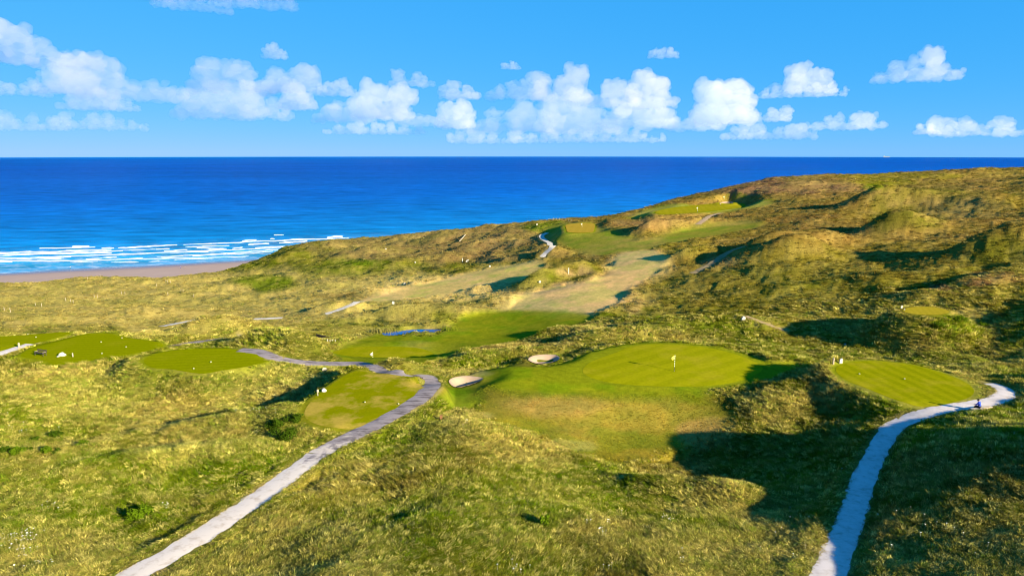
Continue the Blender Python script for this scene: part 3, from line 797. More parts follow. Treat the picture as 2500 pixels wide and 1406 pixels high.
ns = N(t, "ShaderNodeTexNoise", {"Scale": 1.0, "Detail": 6.0, "Roughness": 0.65}); t.links.new(mp.outputs[0], ns.inputs["Vector"])  # stretched noise paints shadow streaks and patches across the tarmac
t.links.new(ns.outputs["Fac"], rb.inputs[0])
sm_ = N(t, "ShaderNodeMath", operation='ADD'); t.links.new(av.outputs["Fac"], sm_.inputs[0]); t.links.new(nz.outputs["Fac"], sm_.inputs[1])
mr = N(t, "ShaderNodeMapRange", {"From Min": 0.92, "From Max": 1.08}); t.links.new(sm_.outputs[0], mr.inputs["Value"])
mx = N(t, "ShaderNodeMix"); mx.data_type = 'RGBA'
t.links.new(mr.outputs[0], mx.inputs[0]); t.links.new(ra.outputs[0], mx.inputs[6]); t.links.new(rb.outputs[0], mx.inputs[7]); t.links.new(mx.outputs[2], b.inputs["Base Color"])
n2 = N(t, "ShaderNodeTexNoise", {"Scale": 14.0, "Detail": 5.0}); t.links.new(tc.outputs["Object"], n2.inputs["Vector"])
bp = N(t, "ShaderNodeBump", {"Strength": 0.6, "Distance": 0.03}); t.links.new(n2.outputs["Fac"], bp.inputs["Height"]); t.links.new(bp.outputs[0], b.inputs["Normal"])
def ribbon(key, m, lift=0.035, ragged=0.26, fade=None):
    c, z, half = PATHS[key]
    tn = np.gradient(c, axis=0); tn /= np.linalg.norm(tn, axis=1)[:, None]
    nn = np.stack([-tn[:, 1], tn[:, 0]], -1)
    prof = np.array([-1.0, -0.7, -0.35, 0, 0.35, 0.7, 1.0])
    rows = []
    L = np.r_[0, np.cumsum(np.hypot(*np.diff(c, axis=0).T))]
    ja = (fbm(L, L * 0 + 3, 1.0, 4, 5) - 0.5) * 2 * ragged; jb = (fbm(L, L * 0 + 9, 1.0, 4, 6) - 0.5) * 2 * ragged
    for k in prof:
        w = half * k + (ja if k > 0 else jb) * abs(k)
        q = c + nn * w[:, None]
        zz = z + lift - 0.04 + 0.03 * (1 - k * k)
        rows.append(np.c_[q, zz])
    co = np.stack(rows, 1).reshape(-1, 3); w_ = len(prof); m_ = len(c)
    i_ = (np.arange(m_ - 1)[:, None] * w_ + np.arange(w_ - 1)[None]).ravel()
    me = raw_mesh("path", co, np.stack([i_, i_ + w_, i_ + w_ + 1, i_ + 1], -1))
    if fade:
        tar = 0.5 * sst(L[-1] - fade[1], L[-1], L) if fade[0] == 'end' else 0.5 + 0.5 * sst(0, fade[1], L)
        at = me.attributes.new("tar", 'FLOAT', 'POINT'); at.data.foreach_set("value", np.repeat(tar, w_).astype(np.float32))
    return struct(link("path", me, m))
ribbon('gravel_left', m_mixed, fade=('end', 9.0)); ribbon('tarmac', m_mixed, fade=('start', 16.0)); ribbon('gravel_right', m_gravel); ribbon('tee_track', m_gravel)
ribbon('sleeper_path', m_tarmac); ribbon('dune_path', m_chalk, 0.06); ribbon('dune_path_b', m_chalk, 0.06); ribbon('dune_path_c', m_chalk, 0.06)
ribbon('shore_path', m_chalk, 0.10); ribbon('sand_track', m_sandy, 0.10)
ribbon('trail', m_trail, 0.08, 0.35); ribbon('trail_b', m_trail, 0.06, 0.3)

# ------------------------------------------------------------------ beach and sea
s_ = np.linspace(-900, 500, 140); w_ = np.array([-115, -90, -70, -50, -35, -20, -8, 0, 15, 40, 80])
S, Wd = np.meshgrid(s_, w_)
bx = SH0[0] + SHD[0] * S + SHN[0] * Wd; by = SH0[1] + SHD[1] * S + SHN[1] * Wd
bz = np.where(Wd < 0, -Wd * 0.045, -Wd * 0.03) + 0.25 * (fbm(bx.ravel(), by.ravel(), 40, 2, 77).reshape(bx.shape) - 0.5)
bz += CAM_Z * 0 
i_ = (np.arange(len(w_) - 1)[:, None] * len(s_) + np.arange(len(s_) - 1)[None]).ravel()
bme = raw_mesh("beach", np.stack([bx.ravel(), by.ravel(), bz.ravel()], -1), np.stack([i_, i_ + 1, i_ + len(s_) + 1, i_ + len(s_)], -1))
at = bme.attributes.new("wet", 'FLOAT', 'POINT')
at.data.foreach_set("value", (sst(-26, -4, Wd + 14 * (fbm(bx.ravel(), by.ravel(), 60, 2, 78).reshape(bx.shape) - 0.5))).astype(np.float32).ravel())
bmt = bpy.data.materials.new("beach_sand"); bmt.use_nodes = True
t = bmt.node_tree; b = t.nodes["Principled BSDF"]
av = N(t, "ShaderNodeAttribute", attribute_name="wet")
tc = N(t, "ShaderNodeTexCoord"); nz = N(t, "ShaderNodeTexNoise", {"Scale": 0.05, "Detail": 6.0}); t.links.new(tc.outputs["Object"], nz.inputs["Vector"])
rp = N(t, "ShaderNodeValToRGB"); rp.color_ramp.elements[0].color = (0.25, 0.165, 0.135, 1); rp.color_ramp.elements[1].color = (0.32, 0.215, 0.175, 1)
t.links.new(nz.outputs["Fac"], rp.inputs[0])
mx = N(t, "ShaderNodeMix"); mx.data_type = 'RGBA'; mx.inputs[7].default_value = (0.15, 0.11, 0.13, 1)
t.links.new(av.outputs["Fac"], mx.inputs[0]); t.links.new(rp.outputs[0], mx.inputs[6]); t.links.new(mx.outputs[2], b.inputs["Base Color"])
mr = N(t, "ShaderNodeMapRange", {"To Min": 0.9, "To Max": 0.25}); t.links.new(av.outputs["Fac"], mr.inputs["Value"]); t.links.new(mr.outputs[0], b.inputs["Roughness"])
struct(link("beach", bme, bmt))
# sea: curved with the earth, gentle swell near the shore
RE = 6371000.0
def sea_z(x, y):
    s = sea_dist(x, y)
    near = sst(0, 60, s) * (1 - sst(900, 2600, s))
    ph = (s + 16 * (fbm(x, y, 120, 2, 88) - 0.5)) / 34 * 2 * math.pi
    return -(x * x + y * y) / (2 * RE) + near * 0.35 * np.sin(ph) - 0.02
ur = np.r_[np.linspace(-3.5, -1.05, 25)[:-1], np.linspace(-1.05, 1.05, 420), np.linspace(1.05, 3.5, 25)[1:]]
yr = np.unique(np.r_[np.linspace(330, 900, 200), np.geomspace(900, 2600, 130), np.geomspace(2600, 60000, 160)])
U2, Y2 = np.meshgrid(ur, yr)
X2 = (U2 * Y2).ravel(); Y2 = Y2.ravel()
i_ = (np.arange(len(yr) - 1)[:, None] * len(ur) + np.arange(len(ur) - 1)[None]).ravel()
F2 = np.stack([i_, i_ + 1, i_ + len(ur) + 1, i_ + len(ur)], -1)
F2 = F2[sea_dist(X2[F2[:, 3]], Y2[F2[:, 3]]) > -6]
used = np.zeros(len(X2), bool); used[F2.ravel()] = True; remap = np.cumsum(used) - 1
X2, Y2 = X2[used], Y2[used]; F2 = remap[F2]
sme = raw_mesh("sea", np.stack([X2, Y2, sea_z(X2, Y2)], -1), F2)
at = sme.attributes.new("offshore", 'FLOAT', 'POINT'); at.data.foreach_set("value", sea_dist(X2, Y2).astype(np.float32))
sm = bpy.data.materials.new("sea_water"); sm.use_nodes = True
t = sm.node_tree; b = t.nodes["Principled BSDF"]
b.inputs["Roughness"].default_value = 0.5; b.inputs["IOR"].default_value = 1.333; b.inputs["Specular IOR Level"].default_value = 0.02; b.inputs["Specular Tint"].default_value = (0.1, 0.5, 1.0, 1)
av = N(t, "ShaderNodeAttribute", attribute_name="offshore")
ml = N(t, "ShaderNodeMath", operation='LOGARITHM'); ml.inputs[1].default_value = 10.0
ad = N(t, "ShaderNodeMath", operation='MAXIMUM'); ad.inputs[1].default_value = 8.0
t.links.new(av.outputs["Fac"], ad.inputs[0]); t.links.new(ad.outputs[0], ml.inputs[0])
mr = N(t, "ShaderNodeMapRange", {"From Min": 0.9, "From Max": 4.4}); t.links.new(ml.outputs[0], mr.inputs["Value"])
rp = N(t, "ShaderNodeValToRGB"); e = rp.color_ramp.elements
e[0].position = 0.0; e[0].color = (0.05, 0.19, 0.36, 1); e[1].position = 1.0; e[1].color = (0.0, 0.13, 0.46, 1)  # far end of the ramp paints the pale haze strip at the horizon
for p_, c_ in ((0.22, (0.012, 0.215, 0.42)), (0.42, (0.003, 0.14, 0.40)), (0.60, (0.001, 0.078, 0.35)), (0.78, (0.001, 0.052, 0.29)), (0.92, (0.001, 0.07, 0.33))):
    q = e.new(p_); q.color = (*c_, 1)
t.links.new(mr.outputs[0], rp.inputs[0])
tc = N(t, "ShaderNodeTexCoord"); mp = N(t, "ShaderNodeMapping"); mp.inputs["Rotation"].default_value = (0, 0, R(-19.4)); mp.inputs["Scale"].default_value = (0.35, 1.0, 1.0)
t.links.new(tc.outputs["Object"], mp.inputs["Vector"])
nz = N(t, "ShaderNodeTexNoise", {"Scale": 0.045, "Detail": 5.0, "Roughness": 0.6}); t.links.new(mp.outputs[0], nz.inputs["Vector"])
nb = N(t, "ShaderNodeTexNoise", {"Scale": 0.0022, "Detail": 4.0, "Roughness": 0.6}); t.links.new(mp.outputs[0], nb.inputs["Vector"])
m1 = N(t, "ShaderNodeMapRange", {"From Min": 0.3, "From Max": 0.7, "To Min": 0.55, "To Max": 1.40}); t.links.new(nz.outputs["Fac"], m1.inputs["Value"])
m2 = N(t, "ShaderNodeMapRange", {"From Min": 0.3, "From Max": 0.7, "To Min": 0.82, "To Max": 1.18}); t.links.new(nb.outputs["Fac"], m2.inputs["Value"])
mm = N(t, "ShaderNodeMath", operation='MULTIPLY'); t.links.new(m1.outputs[0], mm.inputs[0]); t.links.new(m2.outputs[0], mm.inputs[1])
vs_ = N(t, "ShaderNodeVectorMath", operation='SCALE'); t.links.new(rp.outputs[0], vs_.inputs[0]); t.links.new(mm.outputs[0], vs_.inputs["Scale"])
# lacy foam drifting between the breakers
nf = N(t, "ShaderNodeTexNoise", {"Scale": 0.16, "Detail": 7.0, "Roughness": 0.75}); t.links.new(mp.outputs[0], nf.inputs["Vector"])
f1 = N(t, "ShaderNodeMapRange", {"From Min": 0.50, "From Max": 0.66, "To Max": 0.85}); t.links.new(nf.outputs["Fac"], f1.inputs["Value"])
f2 = N(t, "ShaderNodeMapRange", {"From Min": 20.0, "From Max": 190.0, "To Min": 1.0, "To Max": 0.0}); t.links.new(av.outputs["Fac"], f2.inputs["Value"])
f3 = N(t, "ShaderNodeMath", operation='MULTIPLY'); t.links.new(f1.outputs[0], f3.inputs[0]); t.links.new(f2.outputs[0], f3.inputs[1])
fx_ = N(t, "ShaderNodeMix"); fx_.data_type = 'RGBA'; fx_.inputs[7].default_value = (0.42, 0.46, 0.55, 1)
t.links.new(f3.outputs[0], fx_.inputs[0]); t.links.new(vs_.outputs[0], fx_.inputs[6])
t.links.new(fx_.outputs[2], b.inputs["Base Color"])
bp = N(t, "ShaderNodeBump", {"Strength": 0.8, "Distance": 2.2}); t.links.new(nz.outputs["Fac"], bp.inputs["Height"]); t.links.new(bp.outputs[0], b.inputs["Normal"])
sea = struct(link("sea", sme, sm))
# breakers: each a low rolling ridge of foam, part of the sea
fm = pmat("foam", (0.72, 0.73, 0.78), 0.9, 0.2, 0.0, 0.25, 0.15, 0.8, (0.40, 0.46, 0.56))
def on_sea(px, py):
    d = rays(px, py)[0]; t_ = -CAM_Z / d[2]
    return d[:2] * t_
def breaker(x0, x1, py, py1, width, height):
    xm = (x0 + x1) / 2; x0, x1 = xm - (xm - x0) * 1.35, xm + (x1 - xm) * 1.35
    a = on_sea(x0, py); c = on_sea(x1, py1)
    L = np.linalg.norm(c - a); n_ = max(int(L / 2.5), 6)
    tt = np.linspace(0, 1, n_)
    p = a[None] + (c - a)[None] * tt[:, None]
    d = (c - a) / L; nn = np.array([-d[1], d[0]])
    p = p + nn[None] * ((fbm(tt * L, tt * 0 + py, 25, 3, int(x0) + 3)[:, None] - 0.5) * 9)
    taper = np.sin(np.pi * np.clip(tt, 0.02, 0.98)) ** 0.35
    wd = 0.45 * width * taper * (0.55 + 0.9 * fbm(tt * L, tt * 0 + py, 8, 3, int(x0)))
    hh = 0.6 * height * taper * (0.25 + 1.4 * fbm(tt * L, tt * 0 + py + 7, 7, 2, int(x0)))
    rows = []
    for k, hk in ((-1.0, -0.6), (-0.55, 0.45), (-0.1, 1.0), (0.25, 0.85), (0.6, 0.3), (1.0, -0.6)):
        q = p + nn[None] * (wd * k)[:, None]
        rows.append(np.c_[q, sea_z(q[:, 0], q[:, 1]) + np.maximum(hh * hk, -0.6) + 0.08])
    co = np.stack(rows, 1).reshape(-1, 3)
    i_ = (np.arange(n_ - 1)[:, None] * 6 + np.arange(5)[None]).ravel()
    me = raw_mesh("breaker", co, np.stack([i_, i_ + 6, i_ + 7, i_ + 1], -1))
    return link("breaker", me, fm, sea)
for x0, x1, y0, y1, w, h in [
 (-60,330,624,609,3.2,.6),(150,480,627,612,2.8,.6),(-60,420,641,629,2.4,.4),(300,640,622,606,3,.7),(430,700,627,606,2.6,.5),(-60,300,633,620,2.6,.5),(60,520,640,627,2.0,.35),(500,800,598,581,2.6,.8),
 (115,215,606,603,3.5,1.0),(178,200,603,602,5,1.5),(205,218,601,601,4,1.2),(-40,225,621,609,5.0,1.2),(-60,225,626,617,5.5,1.0),(15,150,634,628,3.5,.6),(-40,20,642,640,4,.6),(70,145,632,629,3,.6),
 (252,275,607,606,4,1.4),(290,306,606,606,4,1.4),(318,415,606,598,4.5,1.4),(232,290,617,613,4,.9),(385,410,610,608,4,1),(408,450,612,609,4,1),(420,495,617,616,4,.8),(250,275,622,622,4,.7),(255,280,629,627,4,.7),
 (365,395,620,617,4,.8),(330,362,621,620,3.5,.7),(215,245,632,630,3.5,.6),(400,440,628,625,3.5,.7),(320,345,630,629,3,.6),(465,545,604,601,4,1.1),(490,545,606,606,4,1.0),(595,622,588,585,4,1.5),(612,650,597,594,5,1.6),(635,700,605,600,5,1.3),
 (570,590,606,604,4,1.0),(480,540,625,620,3.5,.7),(555,610,621,619,3.5,.7),(620,660,618,613,3.5,.7),(660,668,583,583,3,1.3),(690,740,593,588,5,1.6),(715,760,586,584,5,1.4),(802,832,581,578,5,1.8),(672,690,574,573,3,1.2),
 (180,230,641,639,2.5,.35),(280,330,640,639,2.5,.35),(100,140,634,633,3,.5),(365,385,639,638,2.5,.35),(440,510,633,631,2.5,.4),(560,600,628,626,2.5,.4)]:
    breaker(x0, x1, y0, y1, w, h)
# ------------------------------------------------------------------ clouds: closed lumpy bodies of scattering vapour
def cloud_mat(name, dens):
    m = bpy.data.materials.new(name); m.use_nodes = True
    t = m.node_tree
    for nd in list(t.nodes):
        if nd.type == 'BSDF_PRINCIPLED':
            t.nodes.remove(nd)
    v = t.nodes.new("ShaderNodeVolumeScatter")
    v.inputs["Color"].default_value = (0.125, 0.105, 0.13, 1)
    v.inputs["Density"].default_value = dens
    v.inputs["Anisotropy"].default_value = 0.35
    t.links.new(v.outputs[0], t.nodes["Material Output"].inputs["Volume"])
    return m
CLOUD_M = {}
_b = bmesh.new(); bmesh.ops.create_icosphere(_b, subdivisions=2, radius=1.0)
ICO_V = np.array([v.co for v in _b.verts]); ICO_F = np.array([[v.index for v in f.verts] for f in _b.faces]); _b.free()
def cloud(x0, x1, top, base, label, dens=6.0, lumps=26, seed=0, shape='dome'):
    """a cumulus seen between two pixel columns; its distance follows from a cloud base 650 m up"""
    r = random.Random(seed * 31 + int(x0) + int(top) * 7)
    cx = 0.5 * (x0 + x1)
    d = rays(cx, base)[0]
    el = math.atan2(d[2], math.hypot(d[0], d[1]))
    dist = min(max(650 / math.tan(max(el, 0.004)), 3500), 20000)
    hd = np.array([d[0], d[1]]); hd /= np.linalg.norm(hd)
    sx = dist * CP / FPX * math.sqrt(1 + d[0] ** 2) if False else dist / FPX / math.hypot(d[0], d[1]) 
    w = (x1 - x0) * sx * 1.10; h = (base - top) * sx
    right = np.array([hd[1], -hd[0]])
    zb = CAM_Z + dist * math.tan(el)
    root = hd * dist
    parts = []
    mn = min(w * 0.5, h)
    def lump(dx, dy, zz, rad, sq):
        parts.append(ICO_V * np.array((rad, rad, rad * sq)) + np.array((right[0] * dx + hd[0] * dy, right[1] * dx + hd[1] * dy, zz)))
    def env(u):
        return {'dome': (1 - abs(u) ** 2.2), 'left': (0.3 + 0.7 * (1 - u) / 2) * (1 - abs(u) ** 6), 'right': (0.3 + 0.7 * (1 + u) / 2) * (1 - abs(u) ** 6),
                'flat': 0.8 * (1 - abs(u) ** 6)}[shape]
    nc = int(2.6 * w / h) + 3
    for i in range(nc):
        u = -0.92 + 1.84 * (i + r.uniform(0.1, 0.9)) / nc
        e = max(env(u), 0.3) * r.uniform(0.45, 1.08)
        hh = e * h                              # height of the cloud here
        rad = min(max(hh * 0.42, 0.20 * h), 0.5 * mn)
        dx = u * w * 0.5; dx = max(min(dx, w * 0.5 - rad), -w * 0.5 + rad)
        z = rad * 0.55
        while True:
            dy = r.uniform(-0.3, 0.3) * mn
            lump(dx, dy, min(z, hh - rad * 0.8), rad, r.uniform(0.8, 1.0))
            for k in range(5):
                th = r.uniform(0, 6.283); ph = r.uniform(-0.15, 1.0)
                cph = math.sqrt(max(0, 1 - ph * ph)); rr = rad * r.uniform(0.28, 0.5)
                lump(dx + rad * cph * math.cos(th) * 1.0, dy + rad * cph * math.sin(th), max(z + rad * 0.85 * ph, rr * 0.5), rr, 0.9)
            z += rad * 1.05
            if z + rad * 0.7 > hh:
                break
            dx += r.uniform(-0.35, 0.35) * rad; rad *= r.uniform(0.8, 0.95)
    co = np.concatenate(parts)
    lowv = co[:, 2] < 0.08 * h                # flat, slightly ragged underside
    co[lowv, 2] = 0.08 * h + (co[lowv, 2] - 0.08 * h) * 0.2
    back = np.maximum(0.5 * h - co[:, 2], 0) * 2.4           # the underside recedes: cumulus overhangs its base
    co[:, 0] += hd[0] * back; co[:, 1] += hd[1] * back
    fs = np.concatenate([ICO_F + k * len(ICO_V) for k in range(len(parts))])
    me = raw_mesh("cloud", co, fs)
    o = bpy.data.objects.new("cloud", me); COL.objects.link(o)
    o.location = (root[0], root[1], zb)
    vs = mn / 38
    rm = o.modifiers.new("remesh", 'REMESH'); rm.mode = 'VOXEL'; rm.voxel_size = vs; rm.use_smooth_shade = True
    for k, (sc_, st) in enumerate(((0.40, 0.34), (0.15, 0.22), (0.06, 0.09))):
        tx = bpy.data.textures.new("billow", 'CLOUDS'); tx.noise_scale = mn * sc_; tx.noise_depth = 2; tx.noise_basis = 'ORIGINAL_PERLIN'
        dm = o.modifiers.new("billow", 'DISPLACE'); dm.texture = tx; dm.texture_coords = 'GLOBAL'; dm.strength = mn * st; dm.mid_level = 0.45
    r2 = o.modifiers.new("fuse", 'REMESH'); r2.mode = 'VOXEL'; r2.voxel_size = vs; r2.use_smooth_shade = True
    key = round((1.5 + 0.4 * dens) * 2.3 / mn, 6)
    if key not in CLOUD_M:
        CLOUD_M[key] = cloud_mat("cloud_vapour", key)
    me.materials.append(CLOUD_M[key])
    o["label"] = label; o["category"] = "cloud"; o["group"] = "cumulus clouds over the sea"
    return o
CL = [
 (-110, 240, 22, 152, "large white cumulus cloud, the highest and biggest bank", 9, 34, 'left'),
 (190, 450, 112, 238, "sloping cumulus tail trailing down from the big high bank", 4, 34, 'left'),
 (95, 250, 152, 226, "small rounded cumulus puff under the big high bank", 3, 18, 'dome'),
 (-80, 105, 182, 230, "pale low cloud streak beneath the big high bank", 2, 16, 'flat'),
 (160, 330, 218, 268, "small pale cloud with flat grey base below the sloping tail", 2, 18, 'dome'),
 (478, 700, 120, 220, "ragged cumulus cloud with a bright crest and flat blue base", 5, 44, 'left'),
 (600, 780, 140, 222, "rounded end of the ragged-crested cumulus", 4, 30, 'right'),
 (436, 700, 196, 288, "lower cumulus bank below the cloud with ragged crest", 4, 36, 'dome'),
 (682, 778, 192, 266, "small cumulus lump hanging beside the lower bank", 4, 16, 'dome'),
 (776, 870, 188, 232, "little pale cloud beside the double-headed cumulus", 2, 12, 'dome'),
 (870, 1010, 180, 290, "bright rounded head of the double-headed cumulus", 6, 22, 'dome'),
 (764, 915, 222, 298, "left shoulder of the double-headed cumulus with flat blue base", 5, 22, 'right'),
 (950, 1090, 225, 305, "dim right shoulder of the double-headed cumulus", 2.5, 16, 'left'),
 (790, 1040, 292, 328, "thin row of low cloudlets under the double-headed cumulus", 3, 26, 'flat'),
 (1060, 1160, 236, 314, "short bright cumulus column at the left end of the long bank", 5, 18, 'dome'),
 (1080, 1175, 180, 240, "small bright puff above the short cumulus column", 3.5, 12, 'left'),
 (1130, 1340, 230, 322, "long dim cumulus bank in the middle of the row", 3, 52, 'right'),
 (1300, 1520, 226, 325, "farther half of the long dim cumulus bank", 3, 46, 'dome'),
 (1190, 1330, 172, 240, "grey-blue cloud floating over the long bank", 3, 30, 'right'),
 (1300, 1440, 160, 244, "upright bright puff over the long bank", 4, 18, 'dome'),
 (1390, 1560, 182, 258, "broad cumulus with dark flat base left of the tall tower", 4.5, 30, 'right'),
 (1520, 1650, 165, 262, "rounded right end of the broad dark-based cumulus", 5, 26, 'dome'),
 (1455, 1655, 232, 314, "lower white cumulus tucked under the broad dark-based cloud", 5, 34, 'dome'),
 (1685, 1840, 146, 304, "tall bright towering cumulus, the tallest of the row", 7, 40, 'dome'),
 (1628, 1770, 215, 318, "shadowed blue shoulder leaning on the tall towering cumulus", 5, 28, 'right'),
 (1892, 2032, 154, 222, "isolated oval cumulus with twin white heads", 4, 20, 'dome'),
 (1852, 2060, 200, 236, "thin blue base skirt under the twin-headed cumulus", 2, 24, 'flat'),
 (2140, 2330, 124, 194, "lone lens-shaped pale cloud in clear blue sky", 2, 24, 'dome'),
 (1770, 1985, 290, 340, "row of low broken cloudlets right of the tall tower", 2, 30, 'flat'),
 (1864, 1928, 248, 296, "tiny bright puff right of the tall tower", 3, 8, 'right'),
 (1984, 2146, 256, 316, "small ragged cumulus with a peak at its right end", 3, 24, 'right'),
 (2232, 2290, 300, 329, "tiny low white puff near the horizon", 3, 8, 'dome'),
 (2295, 2560, 258, 332, "long pale cumulus bank low over the headland", 3, 40, 'left'),
 (1582, 1654, 115, 140, "small dark blue scrap of cloud in clear sky", 1.2, 8, 'flat'),
 (1224, 1270, 148, 168, "tiny dark cloud wisp over the long bank", 1.2, 6, 'flat'),
 (950, 1060, 166, 208, "dim flat cloud scrap over the double-headed cumulus", 1.2, 14, 'flat'),
 (-70, 150, 262, 318, "hazy low cloud band near the horizon under the big bank", 0.6, 46, 'flat'),
 (130, 345, 268, 316, "fainter end of the hazy low cloud band near the horizon", 0.6, 40, 'flat'),
 (1090, 1330, 310, 350, "faint low cloud band lying along the horizon", 0.8, 46, 'flat'),
 (1310, 1620, 306, 348, "faint low cloud band along the horizon under the tall tower's side", 0.8, 46, 'flat'),
 (380, 560, -40, 16, "dim cloud fringe high overhead", 0.8, 30, 'flat'),
 (530, 720, -44, 12, "thin pale end of the dim cloud fringe high overhead", 0.8, 30, 'flat'),
 (640, 700, 106, 140, "small dim puff over the ragged-crested cumulus", 1.2, 10, 'dome'),
]
for i, (a, b, t_, bs, lab, dn, nl, shp) in enumerate(CL):
    cloud(a, b, t_, bs, lab, dn, nl, i, shp)
# ------------------------------------------------------------------ rough grass: tufts of blades scattered over the unmown ground
def blade_mat(name, attr=True, col=(0.2, 0.2, 0.02), translucent=0.35):
    m = bpy.data.materials.new(name); m.use_nodes = True
    t = m.node_tree
    for nd in list(t.nodes):
        if nd.type == 'BSDF_PRINCIPLED':
            t.nodes.remove(nd)
    df = N(t, "ShaderNodeBsdfDiffuse"); tr = N(t, "ShaderNodeBsdfTranslucent"); mx = N(t, "ShaderNodeMixShader", {0: translucent})
    if attr:
        a_ = N(t, "ShaderNodeAttribute", attribute_name="tone", attribute_type='INSTANCER')
        t.links.new(a_.outputs["Color"], df.inputs["Color"]); t.links.new(a_.outputs["Color"], tr.inputs["Color"])
    else:
        tc = N(t, "ShaderNodeTexCoord"); nz = N(t, "ShaderNodeTexNoise", {"Scale": 3.0, "Detail": 3.0}); t.links.new(tc.outputs["Object"], nz.inputs["Vector"])
        rp = N(t, "ShaderNodeValToRGB"); rp.color_ramp.elements[0].color = (*(c * 0.6 for c in col), 1); rp.color_ramp.elements[1].color = (*(c * 1.35 for c in col), 1)
        t.links.new(nz.outputs["Fac"], rp.inputs[0]); t.links.new(rp.outputs[0], df.inputs["Color"]); t.links.new(rp.outputs[0], tr.inputs["Color"])
    t.links.new(df.outputs[0], mx.inputs[1]); t.links.new(tr.outputs[0], mx.inputs[2])
    t.links.new(mx.outputs[0], t.nodes["Material Output"].inputs["Surface"])
    return m
m_blade = blade_mat("grass_blades")
PROTO = bpy.data.collections.new("grass_tufts")
def tuft_mesh(seed, n_, rad, hmin, hmax, wid, lean, spread):
    r = random.Random(seed); v = []; f = []
    for k in range(n_):
        a = r.uniform(0, 6.283); q = rad * math.sqrt(r.random())
        bx_, by_ = q * math.cos(a), q * math.sin(a)
        h = r.uniform(hmin, hmax)
        oa = a + r.uniform(-0.7, 0.7)
        ox = math.cos(oa) * spread * h * r.uniform(0.3, 1) + lean * h; oy = math.sin(oa) * spread * h * r.uniform(0.3, 1)
        wa = r.uniform(0, 3.1416); wx, wy = math.cos(wa) * wid * 0.5, math.sin(wa) * wid * 0.5
        i0 = len(v)
        v += [(bx_ - wx, by_ - wy, -0.08), (bx_ + wx, by_ + wy, -0.08),
              (bx_ + ox * 0.4 - wx * 0.8, by_ + oy * 0.4 - wy * 0.8, h * 0.62), (bx_ + ox * 0.4 + wx * 0.8, by_ + oy * 0.4 + wy * 0.8, h * 0.62),
              (bx_ + ox, by_ + oy, h * 0.95)]
        f += [(i0, i0 + 1, i0 + 3, i0 + 2), (i0 + 2, i0 + 3, i0 + 4)]
    me = bpy.data.meshes.new("tuft"); me.from_pydata(v, [], f); me.materials.append(m_blade)
    return me
for k, a_ in enumerate([(1, 34, 0.22, 0.22, 0.50, 0.030, 0.25, 0.5), (2, 30, 0.26, 0.18, 0.42, 0.034, 0.35, 0.6), (3, 38, 0.18, 0.30, 0.62, 0.024, 0.30, 0.45), (4, 28, 0.30, 0.14, 0.34, 0.040, 0.15, 0.8)]):
    PROTO.objects.link(bpy.data.objects.new("tuft_%d" % k, tuft_mesh(*a_)))
FARP = bpy.data.collections.new("grass_clumps")
for k, a_ in enumerate([(11, 30, 0.42, 0.30, 0.75, 0.085, 0.30, 0.7), (12, 26, 0.50, 0.22, 0.55, 0.10, 0.20, 0.9), (13, 30, 0.36, 0.35, 0.85, 0.075, 0.35, 0.6)]):
    FARP.objects.link(bpy.data.objects.new("clump_%d" % k, tuft_mesh(*a_)))
def scatter(name, coll, pts, tone, scale, rot, idx, label, cat):
    me = bpy.data.meshes.new(name)
    me.vertices.add(len(pts)); me.vertices.foreach_set("co", pts.astype(np.float32).ravel())
    a1 = me.attributes.new("tone", 'FLOAT_COLOR', 'POINT'); a1.data.foreach_set("color", np.c_[tone, np.ones(len(pts))].astype(np.float32).ravel())
    a2 = me.attributes.new("size", 'FLOAT_VECTOR', 'POINT'); a2.data.foreach_set("vector", scale.astype(np.float32).ravel())
    a3 = me.attributes.new("turn", 'FLOAT_VECTOR', 'POINT'); a3.data.foreach_set("vector", rot.astype(np.float32).ravel())
    a4 = me.attributes.new("which", 'INT', 'POINT'); a4.data.foreach_set("value", idx.astype(np.int32))
    o = link(name, me)
    g = bpy.data.node_groups.new(name, 'GeometryNodeTree')
    g.interface.new_socket("Geometry", in_out='INPUT', socket_type='NodeSocketGeometry')
    g.interface.new_socket("Geometry", in_out='OUTPUT', socket_type='NodeSocketGeometry')
    gi = g.nodes.new("NodeGroupInput"); go = g.nodes.new("NodeGroupOutput")
    ci = g.nodes.new("GeometryNodeCollectionInfo"); ci.inputs["Collection"].default_value = coll; ci.inputs["Separate Children"].default_value = True; ci.inputs["Reset Children"].default_value = True
    ip = g.nodes.new("GeometryNodeInstanceOnPoints"); ip.inputs["Pick Instance"].default_value = True
    def attr(nm, dt):
        x_ = g.nodes.new("GeometryNodeInputNamedAttribute"); x_.data_type = dt; x_.inputs["Name"].default_value = nm
        return x_.outputs["Attribute"]
    er = g.nodes.new("FunctionNodeEulerToRotation")
    L = g.links.new
    L(gi.outputs[0], ip.inputs["Points"]); L(ci.outputs[0], ip.inputs["Instance"])
    L(attr("which", 'INT'), ip.inputs["Instance Index"]); L(attr("size", 'FLOAT_VECTOR'), ip.inputs["Scale"])
    L(attr("turn", 'FLOAT_VECTOR'), er.inputs[0]); L(er.outputs[0], ip.inputs["Rotation"])
    L(ip.outputs[0], go.inputs[0])
    md = o.modifiers.new("scatter", 'NODES'); md.node_group = g
    return stuff(o, label, cat)
